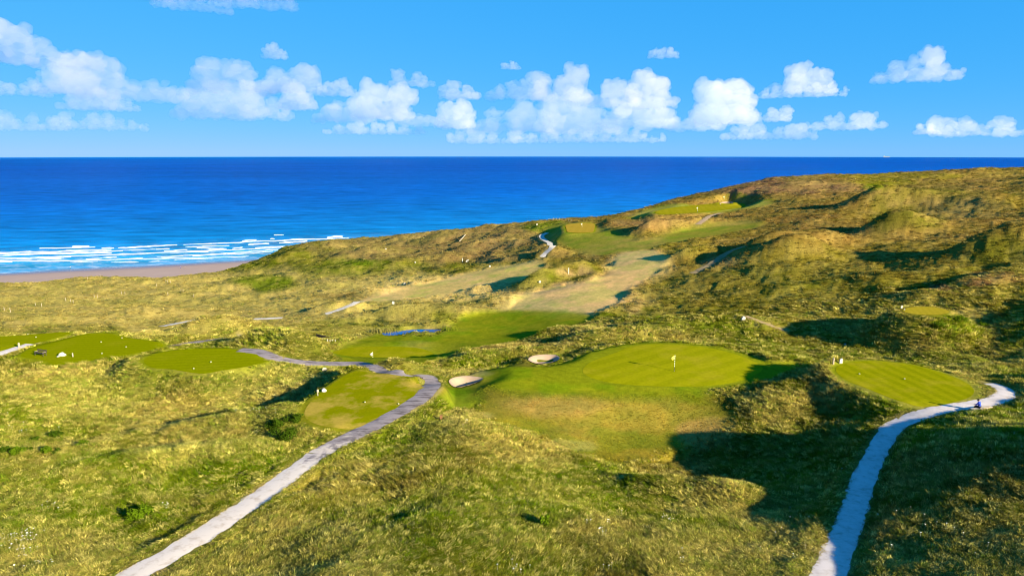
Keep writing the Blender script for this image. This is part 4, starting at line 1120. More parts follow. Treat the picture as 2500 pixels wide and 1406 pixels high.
def grass_field(n_, y0, y1, u0, u1, size, protos, ntypes, name, label, thin=None, seed=1):
    rg = np.random.default_rng(seed)
    y = np.exp(rg.uniform(math.log(y0), math.log(y1), n_)); x = rg.uniform(u0, u1, n_) * y
    # long grass in the rough, shorter over the cropped hollows, none on greens, tees and the valley fairway
    cropped = np.zeros(n_)
    for poly, soft in MOWN[1:5]:
        cropped = np.maximum(cropped, 1 - sst(-soft * 0.15, soft * 0.55, sdf(x, y, poly)))
    cropped = np.maximum(cropped, 0.93 * (1 - sst(-2.0, 2.2, sdf(x, y, MOWN[5][0]))))
    poly, soft = MOWN[0]
    none = np.maximum(level_mask(x, y), 1 - sst(-0.5, 1.0, sdf(x, y, poly)))
    poly, soft = MOWN[6]
    none = np.maximum(none, 1 - sst(-0.3, 0.8, sdf(x, y, poly)))
    rough = (1 - none) * (1 - cropped) * sst(-0.05, 0.30, path_dist(x, y))
    patch = fbm(x, y, 4.5, 3, 101)
    keep = (rg.random(n_) < rough * (0.35 + 1.1 * patch)) & (rough > 0.12) & (sea_dist(x, y) < -95) & (path_dist(x, y) > 0.05)
    x, y, rough = x[keep], y[keep], rough[keep]
    z = ground_h(x, y)
    col, _ = cover(x, y, z)
    m = len(x)
    far = y0 > 100
    v = np.clip((1.02 if far else 1.48) * np.exp(rg.normal(0, 0.17 if far else 0.30, m)), 0.5, 2.4)[:, None]
    tone = col * v
    st = (rg.random(m) < (0.12 if far else 0.22))[:, None]
    gr = (rg.random(m) < (0.1 if far else 0.25))[:, None]
    tone = np.where(gr, tone * np.array((0.72, 0.95, 0.6)), tone)
    tone = np.where(st, tone * 0.5 + 0.5 * np.array(STRAW) * v, tone)
    hgt = (0.16 + 0.70 * fbm(x, y, 6, 2, 111)) * (0.45 + 0.55 * sst(0.2, 2.2, path_dist(x, y))) * (1 - 0.5 * sst(110, 180, np.hypot(x, y)))
    s = size(np.hypot(x, y)) * rg.uniform(0.7, 1.35, m) * (0.45 + 0.55 * rough)
    swirl = fbm(x, y, 14, 2, 121) * 5 + 2.2                     # wind-combed directions drift over the ground
    sc3 = np.stack([s, s, s * hgt], -1)
    rot = np.stack([rg.normal(0, 0.10, m), rg.normal(0, 0.10, m), swirl + rg.normal(0, 0.8, m)], -1)
    return scatter(name, protos, np.stack([x, y, z], -1), np.clip(tone, 0, 1), sc3, rot, rg.integers(0, ntypes, m), label, "grass")
grass_field(300000, 30, 135, -1.0, 1.6, lambda d: 0.72 + d * 0.0055, PROTO, 4, "rough_grass", "long uneven rough grass over the near dunes and banks", seed=1)
grass_field(80000, 130, 500, -0.88, 0.92, lambda d: 0.75 + (d - 130) * 0.0022, FARP, 3, "marram_grass", "wind-combed marram grass over the farther dunes", seed=2)
# short cropped grass over the bank and hollow in front of the large green
rg = np.random.default_rng(9); poly = MOWN[5][0]; lo = poly.min(0) - 1; hi = poly.max(0) + 1
x = rg.uniform(lo[0], hi[0], 16000); y = rg.uniform(lo[1], hi[1], 16000)
d = sdf(x, y, poly)
k = (d < 1.2) & (level_mask(x, y) < 0.2) & (rg.random(16000) < 0.35 + 0.8 * fbm(x, y, 2.5, 3, 171))
x, y = x[k], y[k]; z = ground_h(x, y); col, _ = cover(x, y, z); m = len(x)
sz = rg.uniform(0.30, 0.55, m)
scatter("cropped_grass", PROTO, np.stack([x, y, z], -1), np.clip(col * rg.uniform(1.4, 2.3, m)[:, None], 0, 1), np.stack([sz, sz, sz * rg.uniform(0.2, 0.4, m)], -1),
        np.stack([rg.normal(0, 0.1, m), rg.normal(0, 0.1, m), rg.uniform(0, 6.28, m)], -1), rg.integers(0, 4, m), "short dry cropped grass on the bank below the large green", "grass")
# ------------------------------------------------------------------ things: builders
class MB:
    """collects shapes, then links them as one mesh object"""
    def __init__(self):
        self.bm = bmesh.new()
    def box(self, c, s, rot=(0, 0, 0), bev=0.0):
        from mathutils import Euler
        m = Matrix.Translation(c) @ Euler(rot).to_matrix().to_4x4() @ Matrix.Diagonal((*s, 1))
        r = bmesh.ops.create_cube(self.bm, size=1.0, matrix=m)
        if bev:
            es = list({e for v in r['verts'] for e in v.link_edges})
            bmesh.ops.bevel(self.bm, geom=es, offset=bev, segments=1, affect='EDGES')
        return self
    def tube(self, p0, p1, r0, r1=None, seg=8):
        r1 = r0 if r1 is None else r1
        p0 = Vector(p0); p1 = Vector(p1); d = p1 - p0
        m = Matrix.Translation((p0 + p1) / 2) @ d.to_track_quat('Z', 'Y').to_matrix().to_4x4()
        bmesh.ops.create_cone(self.bm, cap_ends=True, segments=seg, radius1=r0, radius2=max(r1, 1e-4), depth=d.length, matrix=m)
        return self
    def lathe(self, prof, seg=12):
        rows = []
        for r_, z_ in prof:
            rows.append([self.bm.verts.new((r_ * math.cos(k * 2 * math.pi / seg), r_ * math.sin(k * 2 * math.pi / seg), z_)) for k in range(seg)])
        for a_, b_ in zip(rows, rows[1:]):
            for k in range(seg):
                self.bm.faces.new((a_[k], a_[(k + 1) % seg], b_[(k + 1) % seg], b_[k]))
        self.bm.faces.new(rows[-1]); self.bm.faces.new(rows[0][::-1])
        return self
    def prism(self, pts, th, jit=0.0, seed=0, taper=1.0):
        """upright slab: outline in x-z, thickness along y"""
        r = random.Random(seed)
        n_ = len(pts); fr = []; bk = []
        cx = sum(p[0] for p in pts) / n_; cz = sum(p[1] for p in pts) / n_
        for x_, z_ in pts:
            j = lambda: r.uniform(-jit, jit)
            fr.append(self.bm.verts.new((x_ + j(), -th / 2 + j(), z_ + (j() if z_ > 0 else 0))))
            bk.append(self.bm.verts.new((cx + (x_ - cx) * taper + j(), th / 2 + j(), z_ + (j() if z_ > 0 else 0))))
        self.bm.faces.new(fr); self.bm.faces.new(bk[::-1])
        for k in range(n_):
            self.bm.faces.new((fr[k], bk[k], bk[(k + 1) % n_], fr[(k + 1) % n_]))
        return self
    def rock(self, s, seed, sub=2, rough=0.22, cut=0.0):
        r0 = bmesh.ops.create_icosphere(self.bm, subdivisions=sub, radius=0.5)
        rr = random.Random(seed)
        dirs = [Vector((rr.uniform(-1, 1), rr.uniform(-1, 1), rr.uniform(-0.2, 1))).normalized() for _ in range(7)]
        offs = [rr.uniform(0.30, 0.46) for _ in range(7)]
        for v in r0['verts']:
            for d, o_ in zip(dirs, offs):                 # chop facets
                k = v.co.dot(d)
                if k > o_:
                    v.co -= d * (k - o_)
            v.co *= 1 + rr.uniform(-rough, rough) * 0.25
            v.co.x *= s[0]; v.co.y *= s[1]; v.co.z = v.co.z * s[2] + s[2] * 0.38
        return self
    def build(self, name, m, parent=None, sm=False):
        me = bpy.data.meshes.new(name)
        bmesh.ops.recalc_face_normals(self.bm, faces=self.bm.faces[:])
        self.bm.to_mesh(me); self.bm.free()
        if sm:
            smooth(me)
        return link(name, me, m, parent)
def empty(name, loc, rz=0.0):
    o = bpy.data.objects.new(name, None); COL.objects.link(o)
    o.location = loc; o.rotation_euler = (0, 0, rz); o.empty_display_size = 0.3
    return o
def put(o, px, py, rz=0.0, sink=0.03):
    x, y, z = spot(px, py)
    o.location = (x, y, z - sink); o.rotation_euler = (0, 0, rz)
    return o
def copy_tree(o, parent=None):
    c = o.copy(); COL.objects.link(c); c.parent = parent
    for ch in list(o.children):
        copy_tree(ch, c)
    return c
m_white = pmat("white_paint", (0.40, 0.385, 0.35), 0.6, 0.3, 0.08, 6)
m_stone = pmat("pale_granite", (0.36, 0.34, 0.29), 0.9, 0.2, 0.3, 5, 0.02, 9)
m_wstone = pmat("whitewashed_stone", (0.36, 0.34, 0.31), 0.85, 0.2, 0.12, 4, 0.02, 8)
m_wood = pmat("weathered_wood", (0.33, 0.28, 0.22), 0.85, 0.2, 0.25, 8, 0.01, 25)
m_oak = pmat("brown_timber", (0.20, 0.095, 0.045), 0.8, 0.2, 0.4, 7, 0.01, 25)
m_dark = pmat("dark_timber", (0.055, 0.042, 0.035), 0.85, 0.2, 0.4, 7, 0.01, 25)
m_yellow = pmat("yellow_cloth", (0.62, 0.52, 0.08), 0.7, 0.2, 0.12, 6)
m_ivory = pmat("ivory_enamel", (0.82, 0.78, 0.48), 0.5, 0.3, 0.05, 6)
m_black = pmat("black_enamel", (0.03, 0.028, 0.02), 0.5, 0.3, 0.2, 6)
m_marker = pmat("marker_enamel", (0.30, 0.28, 0.19), 0.45, 0.4, 0.05, 10)

# ------------------------------------------------------------------ flagsticks
def flagstick(px, py, cloth, label, h=2.15, r=0.030, faces=-1.0, visible_from=None, at=None):
    root = empty("flagstick", (0, 0, 0))
    if at is None:
        put(root, px, py, 0, -0.02)
    else:
        root.location = at
    MB().tube((0, 0, -0.12), (0, 0, h * 0.30), r, r).build("lower_pole", m_black, root)
    z0 = h * 0.30; nb = 9
    for k in range(nb):
        z1 = z0 + h * 0.70 / nb
        MB().tube((0, 0, z0), (0, 0, z1 + 0.001), r * 1.02 if k % 2 == 0 else r, None).build("pole_band", m_ivory if k % 2 == 0 else m_black, root)
        z0 = z1
    MB().lathe([(r * 0.4, h), (r * 1.3, h + 0.02), (r * 1.1, h + 0.05), (r * 0.3, h + 0.07)], 8).build("knob", m_ivory, root)
    # limp cloth: hangs from the pole, folded, wider in the middle
    co = []; fs = []
    nx, nz = 7, 8
    for j in range(nz):
        v = j / (nz - 1)
        reach = 0.42 * (0.35 + 0.9 * math.sin(math.pi * min(1, 0.22 + 0.75 * v)))
        for k in range(nx):
            u = k / (nx - 1)
            co.append((faces * (r + u * reach), 0.07 * math.sin(u * 7 + v * 2.2) * u, h - 0.03 - v * 0.42 - 0.20 * u * u))
    for j in range(nz - 1):
        for k in range(nx - 1):
            fs.append((j * nx + k, j * nx + k + 1, (j + 1) * nx + k + 1, (j + 1) * nx + k))
    me = bpy.data.meshes.new("flag"); me.from_pydata(co, [], fs); smooth(me)
    fl = link("flag", me, cloth, root)
    sd = fl.modifiers.new("thickness", 'SOLIDIFY'); sd.thickness = 0.006
    MB().lathe([(0.054, -0.02), (0.062, 0.012), (0.054, 0.014), (0.045, 0.0)], 14).build("cup_rim", m_white, root)
    return thing(root, label, "flagstick", "golf flagsticks")
flagstick(1646, 906, m_yellow, "flagstick with limp yellow flag and banded pole on the large green", r=0.036)
q = on_plane([(911, 890)], 36.3)[0]
flagstick(0, 0, m_white, "white flag topping a pole hidden behind the grassy bank beside the tarmac path", r=0.04, at=(q[0], q[1], CAM_Z - 36.3 + 0.05))
flagstick(1703, 519, m_ivory, "banded flagstick on the long pale far green below the headland", h=2.3, r=0.06)
flagstick(1421, 557, m_ivory, "thin flagstick on the scorched square green near the shore", h=2.0, r=0.05)
flagstick(1768, 489, m_ivory, "short bright flagstick by the small far bunker", h=2.0, r=0.06)

# ------------------------------------------------------------------ tee markers
def marker_proto():
    root = empty("tee_marker", (0, 0, 0))
    MB().lathe([(0.035, -0.03), (0.10, 0.02), (0.125, 0.075), (0.118, 0.13), (0.085, 0.175), (0.035, 0.195)], 14).build("dome", m_marker, root, True)
    MB().tube((0, 0, -0.12), (0, 0, 0.0), 0.012, 0.006, 6).build("spike", m_dark, root)
    return root
mk0 = marker_proto(); mk_used = False
for px, py, lab in [
 (2098,914,"pale tee marker near the narrow end of the striped tee beside the track"),(2208,926,"pale tee marker in the middle of the striped tee beside the track"),
 (891,983,"cream tee marker in the middle of the worn tee inside the path bend"),(973,987,"cream tee marker nearest the tarmac on the worn tee inside the path bend"),
 (515,885,"white tee marker farther in on the lush tee where the tarmac path ends"),(473,901,"white tee marker at the lower edge of the lush tee where the tarmac path ends"),
 (247,836,"white tee marker in the middle of the tee with the dark bench"),(298,826,"white tee marker at the far edge of the tee with the dark bench"),
 (308,848,"white tee marker toward the path end of the tee with the dark bench"),(249,864,"white tee marker at the lower edge of the tee with the dark bench"),
 (68,817,"white tee marker at the far edge of the tee across the gravel track"),(88,824,"white tee marker at the corner of the tee across the gravel track")]:
    m_ = mk0 if not mk_used else copy_tree(mk0); mk_used = True
    put(m_, px, py, random.uniform(0, 6), -0.02)
    s_ = 0.72 if px > 700 else 0.8
    m_.scale = (s_, s_, s_)
    thing(m_, lab, "tee marker", "tee markers")

# ------------------------------------------------------------------ signs, stones and posts
def slab(px, py, w, h, th, m, label, cat, name, seed, rz=0.3, shape=None, group=None, jit=0.03):
    pts = shape or [(-0.5, 0), (0.48, 0), (0.5, 0.5), (0.42, 1.0), (-0.1, 0.98), (-0.46, 0.86), (-0.52, 0.4)]
    root = empty(name, (0, 0, 0)); put(root, px, py, rz, 0.0)
    MB().prism([(a_ * w, b_ * h) for a_, b_ in pts], th, jit, seed, 0.9).build("stone_face", m, root)
    MB().rock((w * 1.1, th * 2.4, 0.14), seed + 1).build("footing", m_stone, root)
    return thing(root, label, cat, group)
def post(px, py, h, r, m, label, cat="post", name="post", rz=0.0, square=True, group=None, lean=(0.0, 0.0), cap=True):
    root = empty(name, (0, 0, 0)); put(root, px, py, rz, 0.0)
    b_ = MB()
    if square:
        b_.box((0, 0, h / 2 - 0.15), (2 * r, 2 * r, h + 0.3), (0, 0, 0), 0.01)
    else:
        b_.tube((0, 0, -0.3), (0, 0, h), r, r * 0.9, 8)
    b_.build("shaft", m, root)
    if cap:
        MB().lathe([(r * 1.15, h - 0.005), (r * 1.2, h + r * 0.3), (r * 0.5, h + r * 0.8)], 8).build("cap", m, root)
    root.rotation_euler = (lean[0], lean[1], rz)
    return thing(root, label, cat, group)
slab(2052, 887, 0.46, 0.66, 0.14, m_wstone, "white upright stone sign at the corner of the striped tee", "stone sign", "tee_sign", 3, 0.35, [(-0.45, 0), (0.5, 0), (0.46, 0.95), (0.1, 1.0), (-0.5, 0.85)])
post(2034, 889, 0.78, 0.085, m_wood, "pale square timber post beside the white stone sign", rz=0.5)
slab(791, 956, 0.50, 0.44, 0.26, m_wstone, "white boulder sign on the bank of the worn tee", "stone sign", "tee_sign", 5, 0.5, [(-0.5, 0), (0.48, 0), (0.54, 0.35), (0.3, 0.8), (-0.1, 1.0), (-0.45, 0.7)])
# ball washer: post with a swollen head
root = empty("ball_washer", (0, 0, 0)); put(root, 776, 966, 0.2, 0.0)
MB().tube((0, 0, -0.2), (0, 0, 0.42), 0.045, 0.04).build("post", m_stone, root)
MB().lathe([(0.05, 0.38), (0.12, 0.44), (0.135, 0.56), (0.12, 0.68), (0.06, 0.74)], 12).build("washer_head", m_wood, root, True)
MB().tube((0, 0, 0.72), (0, 0, 0.80), 0.018).build("plunger", m_dark, root)
thing(root, "small grey ball washer post with swollen head on the bank by the white boulder", "ball washer")
# arched stone marker with raised rim
root = empty("arched_stone", (0, 0, 0)); put(root, 793, 906, 0.2, 0.0)
MB().prism([(-0.28, 0), (0.28, 0), (0.28, 0.32), (0.2, 0.46), (0.08, 0.52), (-0.08, 0.52), (-0.2, 0.46), (-0.28, 0.32)], 0.12, 0.01, 2, 1.0).build("tablet", m_wood, root)
for a_, c_ in (((-0.29, -0.07, 0.17), (0.06, 0.06, 0.36)), ((0.29, -0.07, 0.17), (0.06, 0.06, 0.36)), ((0, -0.07, 0.50), (0.44, 0.06, 0.07))):
    MB().box(a_, c_, (0, 0, 0), 0.01).build("rim", m_wstone, root)
thing(root, "arched pale tablet with a raised rim in rough grass below the tarmac path", "stone marker")
# pair of bolted sleepers
root = empty("timber_post", (0, 0, 0)); put(root, 1077, 1026, 0.1, 0.0)
for s_ in (-1, 1):
    MB().box((s_ * 0.075, 0, 0.16), (0.125, 0.16, 0.92), (0, s_ * 0.01, 0), 0.012).build("plank", m_oak, root)
MB().box((0, 0, 0.36), (0.29, 0.05, 0.05)).build("bolt", m_dark, root)
thing(root, "stout brown double timber post in grass below the path bend", "post")
slab(1815, 781, 0.80, 0.62, 0.3, m_wstone, "white trapezoid marker stone on the ridge behind the large green", "stone marker", "marker_stone", 8, 0.3, [(-0.5, 0), (0.5, 0), (0.42, 0.6), (0.22, 1.0), (-0.2, 1.0), (-0.42, 0.55)])
root = empty("marker_stone", (0, 0, 0)); put(root, 2063, 841, 0, 0.05)
MB().rock((0.36, 0.34, 0.34), 5).build("boulder", m_wstone, root)
MB().rock((0.5, 0.42, 0.10), 6).build("footing", m_stone, root)
thing(root, "small round white stone in the rough behind the striped tee", "stone marker")
slab(2201, 753, 0.28, 0.50, 0.12, m_wstone, "small white upright stone at the edge of the round dry tee", "stone sign", "tee_sign", 9, 0.2)
slab(2208, 757, 0.14, 0.26, 0.10, m_wstone, "knee-high white stub next to the round dry tee", "stone sign", "tee_sign", 19, 0.2)
slab(960, 742, 0.55, 0.62, 0.3, m_wstone, "white block marker on the bank right of the white dune path", "stone marker", "marker_stone", 10, 0.1, [(-0.5, 0), (0.5, 0), (0.5, 0.9), (0.3, 1.0), (-0.5, 0.95)])
slab(988, 694, 0.62, 0.5, 0.35, m_wstone, "white boulder under the dark hummock at the edge of the pale fairway", "stone marker", "marker_stone", 11, 0.1)
slab(1318, 691, 0.60, 0.6, 0.3, m_wstone, "white stone among hummocks between the two pale fairways", "stone marker", "marker_stone", 12, 0.1)
slab(1196, 652, 0.6, 0.55, 0.35, m_wstone, "white stone at the far edge of the left pale fairway", "stone marker", "marker_stone", 13, 0.1)
slab(1014, 642, 0.55, 0.5, 0.3, m_wstone, "white stone on the brown dune slope above the gorse", "stone marker", "marker_stone", 14, 0.1)
slab(942, 609, 0.6, 0.6, 0.3, m_wstone, "white stone high on the brown dune toward the sea", "stone marker", "marker_stone", 15, 0.1)
slab(1311, 550, 0.75, 0.7, 0.3, m_wstone, "white stone beside the bright green tee above the winding path", "stone marker", "marker_stone", 16, 0.1)
post(1388, 668, 1.5, 0.13, m_white, "tall white marker post among hummocks between the fairways", square=False)
post(1129, 640, 1.4, 0.14, m_white, "white post, left of a pair on the brown dune slope", square=False)
slab(1141, 640, 1.3, 0.9, 0.3, m_wstone, "broken white board leaning right of the white post pair", "board", "white_board", 17, 0.2, [(-0.5, 0), (-0.3, 0), (-0.1, 0.5), (0.4, 0.6), (0.5, 0.9), (0.3, 1.0), (-0.2, 0.85), (-0.45, 0.5)])
# pale timber lying on the far slope
x0, y0, z0 = spot(1122, 590); x1, y1, z1 = spot(1136, 574)
root = empty("fallen_timber", (x0, y0, z0))
d_ = Vector((x1 - x0, y1 - y0, z1 - z0)); b_ = MB(); b_.tube((0, 0, 0.15), d_ + Vector((0, 0, 0.15)), 0.28, 0.22, 8); b_.build("trunk", m_wood, root)
b_ = MB(); b_.tube(d_ * 0.6 + Vector((0, 0, 0.2)), d_ * 0.75 + Vector((0.6, 0.2, 0.9)), 0.12, 0.05, 6); b_.build("broken_branch", m_wood, root)
thing(root, "long pale timber lying on the brown slope near the skyline", "timber")
# third tee: granite boulder and a short post
root = empty("boulder", (0, 0, 0)); put(root, 153, 869, 0.4, 0.05)
MB().rock((1.05, 0.7, 0.75), 21, 3).build("rock", m_stone, root)
MB().rock((0.5, 0.5, 0.25), 22).build("chip", m_stone, root).location = (-0.5, -0.2, 0.0)
thing(root, "pale angular granite boulder on the tee between bench and short post", "boulder")
post(178, 871, 0.55, 0.06, m_wood, "short pale post on the tee beside the granite boulder")
post(47, 848, 0.7, 0.10, m_wood, "stubby post at the edge of the gravel track by the tee")

# ------------------------------------------------------------------ slatted bench on the third tee
root = empty("bench", (0, 0, 0)); put(root, 99, 868, R(-20), 0.02)
for k in range(4):
    MB().box((0, -0.21 + k * 0.135, 0.44), (2.0, 0.11, 0.035), (0, 0, 0), 0.006).build("seat_slat", m_dark, root)
for k in range(3):
    MB().box((0, 0.30 + 0.025 * k, 0.58 + k * 0.13), (2.0, 0.03, 0.10), (R(-10), 0, 0), 0.006).build("back_slat", m_dark, root)
for s_ in (-0.85, 0.85):
    MB().box((s_, -0.20, 0.20), (0.07, 0.07, 0.46)).build("leg", m_dark, root)
    MB().box((s_, 0.27, 0.43), (0.07, 0.07, 0.90), (R(-6), 0, 0)).build("leg", m_dark, root)
    MB().box((s_, 0.03, 0.62), (0.06, 0.56, 0.04)).build("armrest", m_wood, root)
thing(root, "dark slatted garden bench standing on the lush tee", "bench")

# ------------------------------------------------------------------ log bench and the person on it
bx0 = cast([(2372, 1007)], ground_h)[0]; bx1 = cast([(2417, 1001)], ground_h)[0]
bc = (bx0 + bx1) / 2; bd_ = bx1 - bx0; byaw = math.atan2(bd_[1], bd_[0]); bl = max(2.2, min(2.7, float(np.linalg.norm(bd_)) + 0.3))
bzz = float(ground_h(bc[0], bc[1])[0])
root = empty("log_bench", (bc[0], bc[1], bzz), byaw)
b_ = MB()
segs = 10; prof = []
for k in range(segs + 1):
    xx = -bl / 2 + bl * k / segs
    w = 0.21 + 0.02 * math.sin(k * 1.9) + 0.012 * random.uniform(-1, 1); zz = 0.40 + 0.008 * math.sin(k * 2.3)
    ring = [(-w, zz + 0.055), (w, zz + 0.06), (w * 0.96, zz - 0.02), (w * 0.6, zz - 0.11), (-w * 0.55, zz - 0.12), (-w * 0.98, zz - 0.03)]
    prof.append([b_.bm.verts.new((xx, a_, c_)) for a_, c_ in ring])
for a_, c_ in zip(prof, prof[1:]):
    for k in range(6):
        b_.bm.faces.new((a_[k], a_[(k + 1) % 6], c_[(k + 1) % 6], c_[k]))
b_.bm.faces.new(prof[0]); b_.bm.faces.new(prof[-1][::-1])
b_.build("seat", pmat("bleached_log", (0.40, 0.32, 0.25), 0.85, 0.2, 0.25, 6, 0.01, 20), root)
for s_ in (-0.32, 0.30):
    MB().tube((bl * s_, 0, -0.35), (bl * s_, 0, 0.31), 0.15, 0.13, 9).build("leg", m_dark if s_ < 0 else m_wood, root)
thing(root, "bleached half-log bench on round legs beside the gravel track", "bench")
m_skin = pmat("skin", (0.42, 0.25, 0.18), 0.6, 0.3, 0.1, 8)
m_blue = pmat("blue_jacket", (0.012, 0.045, 0.42), 0.75, 0.2, 0.25, 6)
m_trous = pmat("black_trousers", (0.012, 0.012, 0.016), 0.85, 0.2, 0.3, 6)
m_hair = pmat("dark_hair", (0.025, 0.012, 0.010), 0.6, 0.3, 0.3, 20)
m_shoe = pmat("dark_shoe", (0.02, 0.02, 0.022), 0.6, 0.3, 0.2, 8)
m_red = pmat("red_swimwear", (0.5, 0.06, 0.05), 0.8, 0.2, 0.2, 8)
def skin(name, verts, edges, radii, m, parent, levels=2):
    me = bpy.data.meshes.new(name); me.from_pydata([Vector(v) for v in verts], edges, [])
    o = link(name, me, m, parent)
    md = o.modifiers.new("skin", 'SKIN'); md.use_smooth_shade = True
    me.skin_vertices.new() if not me.skin_vertices else None
    for v, r_ in zip(me.skin_vertices[0].data, radii):
        v.radius = r_ if isinstance(r_, tuple) else (r_, r_)
    me.skin_vertices[0].data[0].use_root = True
    sb = o.modifiers.new("sub", 'SUBSURF'); sb.levels = levels; sb.render_levels = levels
    return o
def person(root, pose, jacket, trousers):
    J = pose
    V = [J['pelvis'], J['spine'], J['chest'], J['neck'], J['head0'], J['head1']]
    E = [(0, 1), (1, 2), (2, 3), (3, 4), (4, 5)]
    RR = [(0.13, 0.10), (0.125, 0.095), (0.15, 0.10), 0.052, (0.072, 0.088), (0.078, 0.092)]
    for s_ in (0, 1):
        a = len(V)
        V += [J['sho'][s_], J['elb'][s_], J['wri'][s_], J['hand'][s_]]; RR += [0.056, 0.042, 0.028, (0.038, 0.02)]
        E += [(2, a), (a, a + 1), (a + 1, a + 2), (a + 2, a + 3)]
        hd_ = (Vector(J['hand'][s_]) - Vector(J['wri'][s_])).normalized()
        sd_ = hd_.cross(Vector((0, 0, 1))).normalized()
        for k in range(5):                      # thumb and four fingers
            o_ = (-0.045, -0.026, -0.009, 0.009, 0.026)[k]; ln = (0.05, 0.075, 0.085, 0.08, 0.06)[k]
            base_ = Vector(J['hand'][s_]) + sd_ * o_ + hd_ * (0.0 if k == 0 else 0.02)
            tip = base_ + hd_ * ln + Vector((0, 0, -0.35 * ln)) + sd_ * (-0.03 if k == 0 else 0)
            c_ = len(V); V += [tuple(base_), tuple(base_.lerp(tip, 0.55) + Vector((0, 0, 0.01))), tuple(tip)]; RR += [0.010, 0.0095, 0.008]
            E += [(a + 3, c_), (c_, c_ + 1), (c_ + 1, c_ + 2)]
        a = len(V)
        V += [J['hip'][s_], J['kne'][s_], J['ank'][s_], J['toe'][s_]]; RR += [0.085, 0.058, 0.040, (0.04, 0.03)]
        E += [(0, a), (a, a + 1), (a + 1, a + 2), (a + 2, a + 3)]
    body = skin("body", V, E, RR, m_skin, root)
    # clothes follow the same joints, a little thicker
    V = [J['pelvis'], J['spine'], J['chest'], J['neck']]; E = [(0, 1), (1, 2), (2, 3)]; RR = [(0.165, 0.13), (0.165, 0.13), (0.185, 0.135), 0.075]
    for s_ in (0, 1):
        a = len(V); w = Vector(J['elb'][s_]).lerp(Vector(J['wri'][s_]), 0.92)
        V += [J['sho'][s_], J['elb'][s_], tuple(w)]; RR += [0.082, 0.064, 0.047]; E += [(2, a), (a, a + 1), (a + 1, a + 2)]
    if jacket:
        skin("jacket", V, E, RR, jacket, root)
    V = [J['pelvis']]; E = []; RR = [(0.16, 0.125)]
    for s_ in (0, 1):
        a = len(V); w = Vector(J['kne'][s_]).lerp(Vector(J['ank'][s_]), 0.9)
        V += [J['hip'][s_], J['kne'][s_], tuple(w)]; RR += [0.105, 0.080, 0.058]; E += [(0, a), (a, a + 1), (a + 1, a + 2)]
    skin("trousers", V, E, RR, trousers, root)
    for s_ in (0, 1):
        A_ = Vector(J['ank'][s_]); T_ = Vector(J['toe'][s_])
        skin("shoe", [tuple(A_ + (A_ - T_).normalized() * 0.04 + Vector((0, 0, -0.03))), tuple(A_.lerp(T_, 0.5) + Vector((0, 0, -0.02))), tuple(T_)], [(0, 1), (1, 2)], [0.045, (0.05, 0.04), (0.045, 0.032)], m_shoe, root, 1)
    # head details
    H0 = Vector(J['head0']); H1 = Vector(J['head1']); fw = Vector(J['face']).normalized(); up = (H1 - H0).normalized(); sd_ = fw.cross(up).normalized()
    hc = (H0 + H1) / 2
    b_ = MB(); bmesh.ops.create_icosphere(b_.bm, subdivisions=2, radius=0.112, matrix=Matrix.Translation(hc + up * 0.035 - fw * 0.028)); b_.build("hair", m_hair, root, True)
    b_ = MB(); b_.tube(hc + fw * 0.075 + up * 0.012, hc + fw * 0.112 - up * 0.022, 0.010, 0.017, 6); b_.build("nose", m_skin, body)
    for s_ in (-1, 1):
        b_ = MB(); bmesh.ops.create_icosphere(b_.bm, subdivisions=1, radius=0.012, matrix=Matrix.Translation(hc + fw * 0.084 + sd_ * s_ * 0.032 + up * 0.012)); b_.build("eye", m_hair, body)
        b_ = MB(); bmesh.ops.create_icosphere(b_.bm, subdivisions=1, radius=0.024, matrix=Matrix.Translation(hc + sd_ * s_ * 0.086 - up * 0.01)); b_.build("ear", m_skin, body)
    b_ = MB(); b_.box(hc + fw * 0.086 - up * 0.052, (0.035, 0.035, 0.010)); b_.build("mouth", m_red, body)
SEAT = dict(pelvis=(0, 0.0, 0.56), spine=(0, 0.03, 0.76), chest=(0, 0.10, 0.97), neck=(0, 0.17, 1.13), head0=(0, 0.20, 1.21), head1=(0, 0.225, 1.31), face=(0, 1, -0.25),
            sho=[(-0.18, 0.10, 1.03), (0.18, 0.10, 1.03)], elb=[(-0.23, 0.20, 0.79), (0.23, 0.20, 0.79)], wri=[(-0.12, 0.42, 0.72), (0.12, 0.42, 0.72)], hand=[(-0.08, 0.49, 0.70), (0.08, 0.49, 0.70)],
            hip=[(-0.10, 0.04, 0.54), (0.10, 0.04, 0.54)], kne=[(-0.13, 0.44, 0.52), (0.13, 0.44, 0.52)], ank=[(-0.13, 0.40, 0.09), (0.13, 0.42, 0.09)], toe=[(-0.15, 0.57, 0.045), (0.15, 0.60, 0.045)])
STAND = dict(pelvis=(0, 0, 0.95), spine=(0, 0, 1.12), chest=(0, 0.01, 1.32), neck=(0, 0.02, 1.48), head0=(0, 0.03, 1.57), head1=(0, 0.04, 1.68), face=(0, 1, 0),
            sho=[(-0.18, 0.0, 1.40), (0.18, 0.0, 1.40)], elb=[(-0.24, -0.05, 1.12), (0.24, 0.05, 1.12)], wri=[(-0.25, 0.03, 0.88), (0.25, 0.16, 0.90)], hand=[(-0.25, 0.05, 0.80), (0.25, 0.20, 0.83)],
            hip=[(-0.10, 0, 0.90), (0.10, 0, 0.90)], kne=[(-0.11, 0.10, 0.49), (0.11, -0.02, 0.49)], ank=[(-0.11, 0.12, 0.08), (0.11, -0.16, 0.10)], toe=[(-0.12, 0.28, 0.04), (0.12, -0.02, 0.04)])
bdir = np.array([math.cos(byaw), math.sin(byaw)])
pp = bc - bdir * bl * 0.10
pr = empty("person", (pp[0], pp[1], bzz - 0.0), byaw + R(18))
person(pr, SEAT, m_blue, m_trous)
thing(pr, "person in blue jacket and black trousers sitting hunched on the log bench", "person")
